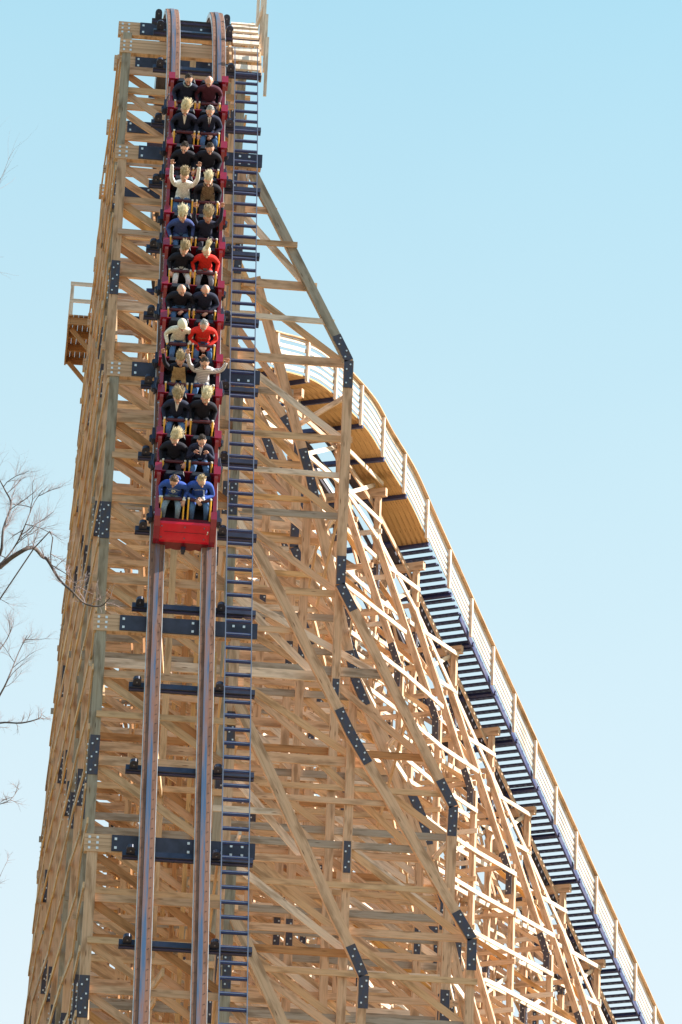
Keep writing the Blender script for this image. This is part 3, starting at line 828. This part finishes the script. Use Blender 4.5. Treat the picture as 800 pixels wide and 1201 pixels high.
def build_person(mw, sp):
    lean = R(sp.get('lean', 8)); wd = sp.get('w', 1.0)
    Rl = Matrix.Rotation(lean, 3, 'X')          # leaning towards -Y
    Rl = Matrix.Rotation(lean, 3, 'X') if (Matrix.Rotation(lean, 3, 'X') @ V((0, 0, 1))).y < 0 else Matrix.Rotation(-lean, 3, 'X')
    piv = V((0, 0, .10))
    def T(p): return piv+Rl @ (V(p)-piv)
    vs = []; ed = []
    def add(p, r, par=None):
        vs.append((*p, r)); i = len(vs)-1
        if par is not None: ed.append((par, i))
        return i
    pel = add((0, 0, .11), (.155*wd, .12)); bel = add(T((0, -.015, .27)), (.15*wd, .12), pel)
    che = add(T((0, .0, .42)), (.165*wd, .115), bel); uc = add(T((0, .01, .52)), (.12*wd, .09), che); nk = add(T((0, -.005, .60)), .055, uc); nk2 = add(T((0, -.02, .67)), .052, nk)
    hands = []
    for sg, key in ((-1, sp['arms'][0]), (1, sp['arms'][1])):
        el, wr = ARMS[key]
        sh = add(T((sg*.165*wd, .01, .50)), .075, uc); s2 = add(T((sg*.21*wd, .005, .455)), .066, sh)
        if key in ('up', 'high', 'out'): e = T((sg*el[0], el[1], el[2])); w_ = T((sg*wr[0], wr[1], wr[2]))
        elif key in ('grip', 'clasp'): e = T((sg*el[0], el[1], el[2])); w_ = V((sg*wr[0], wr[1], wr[2]))
        else: e = T((sg*el[0], el[1], el[2])); w_ = T((sg*wr[0], wr[1], wr[2]))
        e1 = add(e, .052, s2); w1 = add(w_, .038, e1)
        hands.append((sg, key, e, V(w_)))
    for sg in (-1, 1):
        h = add((sg*.095, -.06, .10), .095, pel); k = add((sg*.145, -.40, .145), .07, h); k2 = add((sg*.15, -.46, .08), .062, k); f = add((sg*.15, -.50, -.20), .045, k2); t = add((sg*.15, -.60, -.235), .04, f)
    pv, pf_ = skin_mesh(vs, ed)
    b = MB(); b.smooth = True
    top, leg = sp['top'], sp['leg']
    b.v = [tuple(p) for p in pv]
    it, il, ish = b.mi(top), b.mi(leg), b.mi(M['black']); isk = b.mi(SKIN[sp.get('skin', 0)])
    neck = T((0, -.01, .635)); nd = Rl @ V((0, 0, 1))
    for f in pf_:
        c = sum((pv[k] for k in f), V((0, 0, 0)))/len(f)
        b.f.append(f); b.uv += [(c.x, c.z)]*len(f)
        if (c-neck).dot(nd) > -.005 and abs(c.x) < .09 and (c-T((0, 0, .6))).length < .13: b.m.append(isk)
        elif c.z < -.14: b.m.append(ish)
        elif c.y < -.14 and c.z < .235 and abs(c.x) < .215 and not any((c-(w)).length < .09 or (c-(e.lerp(w, .6))).length < .07 or (c-(e.lerp(w, .3))).length < .07 for _, _, e, w in hands): b.m.append(il)
        elif c.z < .14: b.m.append(il)
        else: b.m.append(it)
    # head, shaped: narrow jaw, brow, nose, ears
    sk = SKIN[sp.get('skin', 0)]
    hp = R(sp.get('nod', 12)-(22 if sp.get('nod', 12) < 23 else 14)); ht = R(sp.get('turn', 0))
    RH = Matrix.Rotation(ht, 3, 'Z') @ Rl @ (Matrix.Rotation(hp, 3, 'X') if (Matrix.Rotation(hp, 3, 'X') @ Z_).y < 0 else Matrix.Rotation(-hp, 3, 'X'))
    hc = T((0, -.025, .67))+RH @ V((0, -.015, .112))
    def hf(p, x, y, z):
        if z < 0: p.x *= 1+.30*z; p.y = p.y*(1+.12*z)-(.012*(-z) if y < 0 else 0)
        if y < -.8 and abs(z) < .35: p.y -= .004
        if y < -.6 and z > .2 and z < .5: p.y -= .004
        return p
    RH = RH*1.14
    b.ell(hc, (.078, .098, .122), sk, 16, 12, hf, RH)
    def H(x, y, z): return hc+RH @ V((x, y, z))
    b.tube([H(0, -.088, .03), H(0, -.108, -.005), H(0, -.118, -.022), H(0, -.10, -.032)], [.008, .012, .017, .010], sk, 6)
    for sg in (-1, 1): b.ell(H(sg*.08, .01, 0), (.012, .02, .032), sk, 8, 6, None, RH)
    # hands with fingers
    hm = M['black'] if sp.get('gloves') else sk
    for sg, key, e, w in hands:
        d = (w-e).normalized()
        if key == 'grip': d = (d+V((0, -.5, -.5))).normalized()
        if key in ('up', 'high', 'out'): d = (d+V((0, -.1, .3))).normalized()
        pn = V((0, -1, .3)) if key in ('up', 'high', 'out', 'face') else V((0, .2, -1))     # palm normal
        pn = (pn-d*pn.dot(d)).normalized(); sd = d.cross(pn).normalized()
        if sd.x*sg > 0: sd = -sd              # thumb side points inwards
        RM = Matrix((sd, pn, d)).transposed()
        b.ell(w+d*.045, (.042, .019, .055), hm, 10, 6, None, RM)
        curl = .9 if key in ('grip', 'clasp', 'chest') else .12
        for q in range(4):
            x = .030-.020*q; L = (.072, .080, .075, .058)[q]; a0 = w+d*.085+sd*x
            a1 = a0+(d*math.cos(curl*.5)+pn*math.sin(curl*.5)+sd*(x*2.2))*L*.5; a2 = a1+(d*math.cos(curl*1.3)+pn*math.sin(curl*1.3)+sd*(x*2.2))*L*.5
            b.tube([a0, a1, a2], [.0105, .0095, .007], hm, 6)
        a0 = w+d*.03+sd*.035; a1 = a0+(sd*.7+d*.6+pn*.2)*.035; a2 = a1+(sd*.35+d*.8+pn*.3)*.03
        b.tube([a0, a1, a2], [.013, .0115, .008], hm, 6)
        if sp.get('cuff'): b.tube([w-d*.03, w+d*.008], .043, sp['cuff'], 8)
    me = b.mesh('person'); ob = bpy.data.objects.new('person', me); COL.objects.link(ob); ob.matrix_world = mw
    tag(ob, sp['label'], 'person', 'riders in the train')
    def C(name, mb, sm=True):
        mb.smooth = sm; o = mb.build(name, None); o.parent = ob; return o
    # face
    e = MB()
    if sp.get('shades'):
        for sg in (-1, 1): e.ell(H(sg*.032, -.093, .022), (.026, .012, .017), M['black'], 10, 6, None, RH)
        e.tube([H(-.075, -.06, .028), H(-.03, -.097, .03), H(.03, -.097, .03), H(.075, -.06, .028)], .005, M['black'], 5); C('sunglasses', e)
    else:
        for sg in (-1, 1):
            e = MB(); e.ell(H(sg*.031, -.0885, .022), (.017, .008, .010), M['white'], 10, 6, None, RH)
            e.ell(H(sg*.031, -.0955, .022), (.009, .005, .009), M['black'], 8, 5, None, RH); C('eye', e)
    hmat = sp['hair']
    e = MB()
    for sg in (-1, 1): e.tube([H(sg*.014, -.098, .043), H(sg*.032, -.096, .048), H(sg*.05, -.084, .042)], .0055, M['brow'] if sp.get('pale') else hmat, 5)
    C('eyebrows', e)
    e = MB(); mo = .011+.017*sp.get('mouth', .5)
    e.ell(H(0, -.094, -.058), (.026, .010, mo), M['lip'], 12, 6, None, RH); e.ell(H(0, -.101, -.058), (.022, .008, mo*.78), M['mouth'], 10, 6, None, RH)
    if sp.get('mouth', .5) > .3: e.ell(H(0, -.104, -.058+mo*.45), (.017, .006, .005), M['white'], 8, 5, None, RH)
    C('mouth', e)
    # hair
    rr = random.Random(sp['label'])
    st = sp['style']; e = MB()
    if st != 'bald' and st != 'cap':
        def cf(p, x, y, z):
            k = 1+.05*noise.noise(V((x*3, y*3, z*3))*1.3+V((rr.random()*0, 0, 0)))
            if y < -.22 and z < .50+.22*math.sin(x*5+len(sp['label'])) * (1 if st == 'short' else .4)-.25*abs(x): p = p*.80
            elif z < -.35: p = p*(.84 if st in ('short', 'tousled') else .98)
            return p*k
        e.ell(hc+RH @ V((0, .016, .014)), (.081, .097, .118), hmat, 22, 18, cf, RH)
    if st == 'cap':
        def cf(p, x, y, z):
            if z < .0: p = p*.86
            return p
        e.ell(hc+RH @ V((0, .008, .03)), (.092, .11, .115), hmat, 16, 12, cf, RH)
        e.tube([H(.085*math.cos(a), -.0+.105*math.sin(a), .045) for a in [2*PI*k/14 for k in range(15)]], .012, hmat, 6)
    if st == 'bald':
        def cf(p, x, y, z):
            if z > .35 or (y < 0 and z > -.6): return p*.84
            return p
        e.ell(hc+RH @ V((0, .012, .0)), (.083, .097, .11), hmat, 16, 12, cf, RH)
    n, L0, spread, drift = {'short': (80, .022, .9, 0), 'tousled': (70, .05, .8, .2), 'long_up': (320, .21, .50, .05), 'long_side': (300, .20, .62, .75), 'pony': (90, .24, .22, .35), 'shock': (240, .15, .45, .1)}.get(st, (0, 0, 0, 0))
    for k in range(n):
        th = rr.uniform(0, 2*PI); el = rr.uniform(.15, 1.0)**.6*PI/2
        if st == 'pony': th = rr.uniform(0, 2*PI); el = rr.uniform(1.15, 1.55)
        dn = V((math.cos(th)*math.cos(el), math.sin(th)*math.cos(el), math.sin(el)))
        if dn.y < -.45 and dn.z < .55: continue
        if L0 < .06 and dn.y < -.25 and dn.z < .8: continue
        p0 = hc+RH @ V((dn.x*.082, .014+dn.y*.097, .012+dn.z*.12))
        nd_ = RH @ dn
        L = L0*rr.uniform(.5, 1.15)
        wind = V((drift*rr.uniform(.5, 1.3), .25, 1)).normalized()
        a = p0; pts = [a]
        for q in range(3):
            f = (q+1)/3
            dd = (nd_*(spread*(1-f*.5))+wind*(.25+f*1.0)+V((rr.uniform(-.4, .4), rr.uniform(-.3, .3), rr.uniform(-.25, .25)))*f).normalized() if L0 > .06 else (nd_+V((rr.uniform(-.5, .5), rr.uniform(-.5, .5), rr.uniform(-.3, .5)))*.7).normalized()
            a = a+dd*L/3*(1 if q else .8); pts.append(a)
        w0 = .0085 if L0 > .06 else .010
        e.tube(pts, [w0, w0*1.05, w0*.7, .002], hmat, 5)
    if e.v: C({'cap': 'knit_hat'}.get(st, 'hair'), e)
    if sp.get('band'):
        e = MB(); e.tube([H(.088*math.cos(a), .01+.104*math.sin(a)*.6, .05+.085*abs(math.sin(a))*.6) for a in [PI*k/10 for k in range(11)]], .013, M['black'], 6); C('headband', e)
    if sp.get('beard'):
        e = MB(); e.ell(H(0, -.06, -.085), (.055, .045, .04), hmat, 12, 8, None, RH); C('beard', e)
    # details conforming to the chest
    bv = BVHTree.FromPolygons(pv, pf_)
    def on(x, z, lift=.006):
        q = T((x, -.6, z)); dr = Rl @ V((0, 1, 0)); h = bv.ray_cast(q, dr)
        return (h[0] if h[0] else T((x, -.12, z)))-dr*lift
    def patch(name, rows, mat, lift=.006):
        e = MB(); i = e.mi(mat); g = []
        for (z, xa, xb) in rows:
            row = []
            for k in range(7):
                p = on(xa+(xb-xa)*k/6, z, lift); e.v.append(tuple(p)); row.append(len(e.v)-1)
            g.append(row)
        for a, b2 in zip(g, g[1:]):
            for k in range(6): e.f.append((a[k], a[k+1], b2[k+1], b2[k])); e.m.append(i); e.uv += [(0, 0)]*4
        return C(name, e, True)
    if sp.get('shirt'):
        rows = [(.60-.03*k, -.045*(1-k/9)-.002, .045*(1-k/9)+.002) for k in range(9)]; patch('shirt_front', rows, sp['shirt'])
    if sp.get('tie'): patch('necktie', [(.575-.03*k, -.008-.001*k, .008+.001*k) for k in range(9)], sp['tie'], .012)
    if sp.get('vest'):
        rows = [(.57-.035*k, -.125-.004*k, .125+.004*k) for k in range(11)]; patch('vest', rows, sp['vest'], .012)
    if sp.get('collar'):
        e = MB(); e.tube([T((.085*math.cos(a), .01+.075*math.sin(a), .585+.02*math.sin(a))) for a in [2*PI*k/12 for k in range(13)]], .026, sp['collar'], 7); C('collar', e)
    if sp.get('hood'):
        e = MB(); e.ell(T((0, .095, .60)), (.125, .06, .085), top, 12, 8, None, Rl); e.tube([T((.10*math.cos(a), .02+.09*math.sin(a), .585+.03*math.sin(a))) for a in [PI+PI*k/8 for k in range(9)]], .022, top, 7); C('hood', e)
    for (txt, size, z, mat, arc) in sp.get('text', ()):
        cu = bpy.data.curves.new('t', 'FONT'); cu.body = txt; cu.size = size; cu.align_x = 'CENTER'; cu.align_y = 'CENTER'
        to = bpy.data.objects.new('t', cu); COL.objects.link(to); dg = bpy.context.evaluated_depsgraph_get()
        tm = bpy.data.meshes.new_from_object(to.evaluated_get(dg))
        for v in tm.vertices:
            x, y = v.co.x, v.co.y; zz = z+y-arc*x*x*8; v.co = on(x, zz, .008)
        bpy.data.objects.remove(to); bpy.data.curves.remove(cu)
        tm.materials.clear(); tm.materials.append(mat); o = bpy.data.objects.new('chest_lettering', tm); COL.objects.link(o); o.parent = ob
    if sp.get('emblem'):
        e = MB(); i = e.mi(M['white']); j = e.mi(sp['top']); c0 = None
        for (r0_, r1_, mi_, lf) in ((0, .042, i, .007), (.0, .018, j, .010)):
            ctr = len(e.v); e.v.append(tuple(on(0, .385, lf)))
            for k in range(16): a = 2*PI*k/16; e.v.append(tuple(on(r1_*1.15*math.cos(a), .385+r1_*math.sin(a), lf)))
            for k in range(16): e.f.append((ctr, ctr+1+k, ctr+1+(k+1) % 16)); e.m.append(mi_); e.uv += [(0, 0)]*3
        C('chest_emblem', e)
    if sp.get('sleeve_badge'):
        e = MB(); q = T((.235, -.07, .43)); e.ell(q, (.02, .012, .035), M['white'], 8, 6); C('sleeve_badge', e)
    return ob
M['lip'] = plain('lips', (.42, .13, .12), .5); M['mouth'] = plain('open_mouth', (.10, .02, .025), .6); M['brow'] = plain('brow', (.22, .14, .08), .9)
blond = plain('blond_hair', (.80, .69, .50), .75, 0, .2, 30); dblond = plain('dark_blond_hair', (.52, .41, .27), .75, 0, .25, 30); brown = plain('brown_hair', (.14, .085, .06), .8, 0, .3, 30)
dark = plain('dark_hair', (.055, .040, .036), .85, 0, .3, 30); grey = plain('grey_hair', (.34, .33, .33), .8, 0, .2, 30); pblond = plain('pale_blond_hair', (.84, .76, .58), .75, 0, .15, 30)
hat = plain('cream_knit', (.75, .68, .52), .9, 0, .15, 60)
navy = cloth((.018, .022, .05)); blk = cloth((.014, .014, .024)); blue = cloth((.035, .085, .36)); cream = cloth((.72, .66, .55)); wht = cloth((.78, .76, .74)); redc = cloth((.62, .028, .02))
jean = cloth((.07, .15, .32)); ljean = cloth((.20, .27, .36)); wpant = cloth((.66, .66, .68)); gpant = cloth((.22, .22, .26)); dpant = cloth((.03, .03, .05)); bluesw = cloth((.045, .07, .22)); mar = cloth((.07, .018, .035))
tan = cloth((.42, .28, .15)); fur = plain('brown_fur', (.20, .13, .08), 1, 0, .6, 60); shirtc = cloth((.72, .72, .78)); ltxt = cloth((.62, .66, .78))
strp = stripes((.74, .70, .70), (.42, .38, .42))
PEOPLE = [
 [dict(top=blue, leg=ljean, hair=brown, style='short', arms=('grip', 'grip'), nod=30, lean=14, hood=1, cuff=shirtc, w=1.08, mouth=.1, text=[('PRINCETON', .052, .455, ltxt, .5), ('ATHLETICS', .034, .325, ltxt, -.4)], emblem=1, label='front-row rider in blue lettered hoodie and faded jeans, both hands down gripping the bar'),
  dict(top=blue, leg=jean, hair=dblond, style='tousled', arms=('clasp', 'chest'), nod=24, lean=14, hood=1, cuff=shirtc, w=1.05, skin=1, mouth=.3, text=[('PRINCETON', .052, .455, ltxt, .5)], label='front-row rider with tousled fair hair in blue hoodie, one hand raised to the chest')],
 [dict(top=blk, leg=dpant, hair=blond, style='long_side', arms=('grip', 'grip'), nod=14, lean=8, mouth=.7, label='blond rider in plain black top in the second row, behind the bowed blue hoodie'),
  dict(top=navy, leg=jean, hair=dark, style='short', arms=('face', 'face'), nod=16, lean=8, shirt=shirtc, mouth=.2, label='dark-haired rider in dark jacket over pale shirt holding both hands beside the face')],
 [dict(top=navy, leg=jean, hair=dblond, style='long_up', arms=('grip', 'grip'), nod=8, lean=6, band=1, shirt=shirtc, mouth=1, label='laughing rider with dark headband, navy jacket and blue jeans, fair hair blown up'),
  dict(top=blk, leg=dpant, hair=pblond, style='long_up', arms=('grip', 'grip'), nod=12, lean=6, w=1.1, mouth=1, label='screaming rider in black sweater with pale blond hair blown straight up, third row')],
 [dict(top=blk, leg=jean, hair=dblond, style='shock', arms=('up', 'out'), nod=18, lean=6, vest=tan, mouth=1, skin=2, label='rider with raised arms in dark sleeves and tan vest beside the striped shirt'),
  dict(top=strp, leg=jean, hair=dark, style='short', arms=('up', 'out'), nod=12, lean=4, mouth=1, label='dark-haired rider in pale striped shirt with both arms thrown up')],
 [dict(top=cream, leg=jean, hair=hat, style='cap', arms=('grip', 'grip'), nod=22, turn=8, lean=12, gloves=1, pale=1, mouth=.2, label='rider in cream sweater, pale knit hat and black gloves beside the red hoodie'),
  dict(top=redc, leg=jean, hair=grey, style='short', arms=('clasp', 'clasp'), nod=12, lean=10, hood=1, w=1.15, mouth=.1, sleeve_badge=1, text=[('NEBRASKA', .042, .37, tan, 0)], label='big rider in bright red hoodie with short grey hair, hands clasped in the lap')],
 [dict(top=blk, leg=jean, hair=dblond, style='bald', arms=('grip', 'clasp'), nod=24, lean=14, w=1.08, pale=1, mouth=.1, label='rider in black jacket with head bowed and thin fair hair, beside the one in sunglasses'),
  dict(top=navy, leg=dpant, hair=grey, style='bald', arms=('grip', 'clasp'), nod=12, lean=10, w=1.08, shades=1, mouth=.2, label='bald rider in black jacket wearing dark sunglasses')],
 [dict(top=blk, leg=wpant, hair=dblond, style='shock', arms=('grip', 'grip'), nod=18, lean=10, hood=1, mouth=.8, label='rider in black hooded jacket and white trousers with fair hair blown up'),
  dict(top=redc, leg=gpant, hair=blond, style='pony', arms=('grip', 'grip'), nod=20, lean=10, skin=1, mouth=.4, label='rider in red sweater and grey trousers with a spiky blond ponytail in the air')],
 [dict(top=bluesw, leg=jean, hair=pblond, style='long_up', arms=('grip', 'grip'), nod=18, lean=10, mouth=.3, label='rider in slate blue sweater with pale blond hair, fifth row from the top'),
  dict(top=navy, leg=dpant, hair=dblond, style='long_up', arms=('high', 'high'), nod=14, lean=8, skin=2, mouth=1, label='rider in dark jacket with both arms straight up beside the slate blue sweater')],
 [dict(top=wht, leg=jean, hair=dblond, style='shock', arms=('high', 'high'), nod=16, lean=4, mouth=1, label='rider in white sweater with both arms stretched high, fourth row from the top'),
  dict(top=blk, leg=dpant, hair=pblond, style='shock', arms=('grip', 'grip'), nod=14, lean=8, vest=fur, collar=fur, mouth=.8, w=1.1, label='pale-haired rider in brown furry vest over black sleeves')],
 [dict(top=blk, leg=dpant, hair=dark, style='short', arms=('grip', 'grip'), nod=14, lean=8, mouth=.6, label='dark-haired rider in black behind the raised white sleeves'),
  dict(top=blk, leg=dpant, hair=dark, style='short', arms=('grip', 'grip'), nod=14, lean=8, mouth=.8, skin=2, w=1.08, label='dark-haired rider in black behind the furry vest')],
 [dict(top=navy, leg=dpant, hair=blond, style='long_side', arms=('grip', 'grip'), nod=8, lean=4, shirt=wht, mouth=1, label='blond rider in dark blazer over white shirt, second row from the top'),
  dict(top=navy, leg=jean, hair=grey, style='short', arms=('grip', 'clasp'), nod=10, lean=4, shirt=shirtc, tie=mar, mouth=.7, label='grey-haired rider in dark blazer with pale shirt and dark red tie')],
 [dict(top=navy, leg=dpant, hair=dark, style='short', arms=('grip', 'grip'), nod=14, lean=6, beard=1, collar=cloth((.30, .36, .40)), w=1.08, mouth=.2, label='bearded dark-haired rider with grey scarf in the topmost row'),
  dict(top=mar, leg=dpant, hair=grey, style='bald', arms=('grip', 'grip'), nod=16, lean=6, w=1.12, mouth=.2, label='bald rider in dark maroon jacket in the topmost row')],
]
for row, pair in enumerate(PEOPLE):
    s = S0+CARP*(row//2)+(-.55+ROWP*(row % 2))
    for side, sp in enumerate(pair):
        sp['turn'] = sp.get('turn', 0)+rnd.uniform(-14, 14); sp['nod'] = sp.get('nod', 12)+rnd.uniform(-4, 6)
        mw = frame_mw(s, .43) @ Matrix.Translation(((-.28 if side == 0 else .28)+rnd.uniform(-.02, .02), rnd.uniform(-.03, .02), 0)) @ Matrix.Rotation(R(rnd.uniform(-6, 6)), 4, 'Z') @ Matrix.Rotation(R(rnd.uniform(-3, 3)), 4, 'Y')
        build_person(mw, sp)

# ------------------------------------------------------------------ bare trees on the left
def branchy(mb, p, d, L, r, depth, rr, mat, tw):
    n = 5; pts = [p]; dirs = d.normalized()
    for k in range(n):
        dirs = (dirs+V((rr.uniform(-1, 1), rr.uniform(-1, 1), rr.uniform(-.7, .9)))*.20).normalized()
        pts.append(pts[-1]+dirs*L/n)
    mb.tube(pts, [r*(1-.55*k/n) for k in range(n+1)], mat if depth > 1 else tw, 6 if depth > 1 else 4, False)
    if depth <= 0: return
    for k in range(1, n+1):
        for q in range(2 if depth > 1 else 2):
            if rr.random() < .82:
                dd = (pts[k]-pts[k-1]).normalized(); pe = V((rr.uniform(-1, 1), rr.uniform(-1, 1), rr.uniform(-.5, 1))).normalized()
                branchy(mb, pts[k], (dd*.9+pe*.75), L*rr.uniform(.42, .62), r*(1-.55*k/n)*.55, depth-1, rr, mat, tw)
def poly_limb(mb, px, Yd, r0_, r1_, mat):
    pts = [at(x, y, Yd) if not isinstance(Yd, list) else at(x, y, Yd[i]) for i, (x, y) in enumerate(px)]
    pts = cr(pts, 4); n = len(pts)-1
    mb.tube(pts, [r0_+(r1_-r0_)*k/n for k in range(n+1)], mat, 6, False); return pts
def tree(label, base_px, Yd, limbs, seed, twigs):
    rr = random.Random(seed)
    a = at(base_px, 600, Yd); base = V((a.x-.6, Yd, 0)); topz = at(base_px, 700, Yd).z
    root = empty('bare_tree', base, label, 'tree', 'bare winter trees at the left edge')
    b = MB(); tp = [base, base+V((.1, 0, topz*.4)), V((a.x-.3, Yd, topz*.75)), V((a.x-.1, Yd, topz)), V((a.x+.05, Yd+.1, topz*1.12))]; tp = cr(tp, 4); n = len(tp)-1
    b.tube(tp, [.30*(1-.75*k/n) for k in range(n+1)], M['bark'], 10); b.smooth = True; b.build('trunk', root)
    cw = MB()
    for (px, r0_, r1_, dep, LL) in limbs:
        b = MB(); st = [tp[rr.randrange(n-8, n-1)]]
        pts = [at(x, y, Yd+J(.5)) for x, y in px]; pts = cr(st+pts, 4); m_ = len(pts)-1
        b.tube(pts, [.5*(r0_+(r1_-r0_)*k/m_) for k in range(m_+1)], M['bark'], 7, False); b.smooth = True; b.build('limb', root)
        for k in range(5, m_+1):
            for q in range(twigs):
                dd = (pts[k]-pts[k-1]).normalized(); pe = V((rr.uniform(-.7, 1), rr.uniform(-1, 1), rr.uniform(-.5, 1))).normalized()
                if dep > 0 and rr.random() < .6: branchy(cw, pts[k], dd*.5+pe, LL*rr.uniform(.5, 1), .0058, dep, rr, M['bark'], M['twig'])
    # more limbs up and to the outside, out of the picture
    for k in range(7):
        branchy(cw, tp[-1-k % 5], V((rr.uniform(-1, -.1), rr.uniform(-1, 1), rr.uniform(.3, 1))), 2.4, .06, 3, rr, M['bark'], M['twig'])
    o = cw.build('twig', root); o['kind'] = 'stuff'
tree('bare tree whose crooked limb reaches across the lower left side of the timber tower', -120, 46, [
    ([(-40, 700), (0, 665), (18, 651), (38, 642), (50, 653), (56, 657), (70, 680), (84, 693), (100, 708), (118, 711), (129, 701)], .07, .012, 1, .28),
    ([(-60, 720), (-20, 670), (0, 650), (4, 620), (13, 592), (6, 575), (-2, 560)], .05, .012, 2, .55),
    ([(-70, 730), (-30, 690), (2, 660), (18, 640), (30, 615), (40, 590), (50, 575)], .035, .006, 2, .5),
    ([(40, 643), (60, 662), (80, 675), (95, 692)], .02, .006, 1, .25),
    ], 3, 1)
tree('farther bare tree with fine twigs low at the left edge, below the crooked limb', -170, 62, [
    ([(-80, 900), (-20, 860), (0, 848), (25, 848), (45, 843), (49, 838)], .05, .012, 1, .3),
    ([(-90, 930), (-40, 880), (0, 815), (12, 790), (22, 765), (32, 745)], .05, .010, 2, .55),
    ([(-90, 960), (-40, 860), (-10, 780), (8, 750), (14, 735)], .04, .010, 2, .55),
    ([(-90, 990), (-40, 960), (-5, 945), (12, 938), (22, 925)], .03, .006, 1, .3),
    ([(-90, 1100), (-40, 1060), (-8, 1040), (6, 1015)], .03, .005, 1, .4),
    ], 5, 1)

# ------------------------------------------------------------------ ground
b = MB(); N = 24; S = 6000
for i in range(N+1):
    for j in range(N+1): b.v.append((-S/2+S*i/N, -S/2+S*j/N, 0))
g = b.mi(M['grass'])
for i in range(N):
    for j in range(N):
        q = i*(N+1)+j; b.f.append((q, q+N+1, q+N+2, q+1)); b.m.append(g); b.uv += [(0, 0)]*4
tag(b.build('ground'), None, None, None, 'structure')
ft = empty('footing', (4, 90, 0)) if False else None

# ------------------------------------------------------------------ light
EXPO = 1.32
SKYK = 1/(2**EXPO*.13)
SUN = V((.80, .06, .60)).normalized()
el = math.asin(SUN.z); az = math.atan2(SUN.x, SUN.y)
w = bpy.data.worlds.new('World'); scn.world = w; w.use_nodes = True
nt = w.node_tree; bg = nt.nodes['Background']
sky = nt.nodes.new('ShaderNodeTexSky'); sky.sky_type = 'NISHITA'; sky.sun_disc = False
sky.sun_elevation = el; sky.sun_rotation = az; sky.air_density = 1.0; sky.dust_density = 1.2; sky.ozone_density = 1.0
geo = nt.nodes.new('ShaderNodeTexCoord'); sep = nt.nodes.new('ShaderNodeSeparateXYZ'); nt.links.new(geo.outputs['Generated'], sep.inputs[0])
rp = ramp(nt, [(0.0, (.92, .95, .93)), (.22, (.80, .90, .90)), (.36, (.61, .84, .88)), (.46, (.44, .765, .87)), (1.0, (.20, .50, .80))])
nt.links.new(sep.outputs['Z'], rp.inputs['Fac'])
sc_ = nt.nodes.new('ShaderNodeVectorMath'); sc_.operation = 'SCALE'; sc_.inputs['Scale'].default_value = SKYK
hz = nt.nodes.new('ShaderNodeTexNoise'); hz.inputs['Scale'].default_value = 9; hz.inputs['Detail'].default_value = 6
nt.links.new(geo.outputs['Generated'], hz.inputs['Vector']); hr = ramp(nt, [(.3, (.955, .97, .985)), (.7, (1.0, 1.0, 1.0))]); nt.links.new(hz.outputs['Fac'], hr.inputs['Fac'])
hm = nt.nodes.new('ShaderNodeMix'); hm.data_type = 'RGBA'; hm.blend_type = 'MULTIPLY'; hm.inputs['Factor'].default_value = 1
nt.links.new(rp.outputs['Color'], hm.inputs['A']); nt.links.new(hr.outputs['Color'], hm.inputs['B']); nt.links.new(hm.outputs['Result'], sc_.inputs[0])
tint = nt.nodes.new('ShaderNodeMix'); tint.data_type = 'RGBA'; tint.inputs['Factor'].default_value = .85
nt.links.new(sky.outputs[0], tint.inputs['A']); nt.links.new(sc_.outputs[0], tint.inputs['B']); nt.links.new(tint.outputs['Result'], bg.inputs['Color'])
bg.inputs['Strength'].default_value = .13
sl = bpy.data.lights.new('sun', 'SUN'); sl.energy = 5.0; sl.angle = R(.5); sl.color = (1, .94, .84)
so = bpy.data.objects.new('sun', sl); COL.objects.link(so); so.rotation_euler = SUN.to_track_quat('Z', 'Y').to_euler()
so.location = (60, 60, 80)
scn.view_settings.view_transform = 'Standard'; scn.view_settings.look = 'None'; scn.view_settings.gamma = 1
scn.view_settings.exposure = EXPO
scn.cycles.max_bounces = 8; scn.cycles.diffuse_bounces = 5
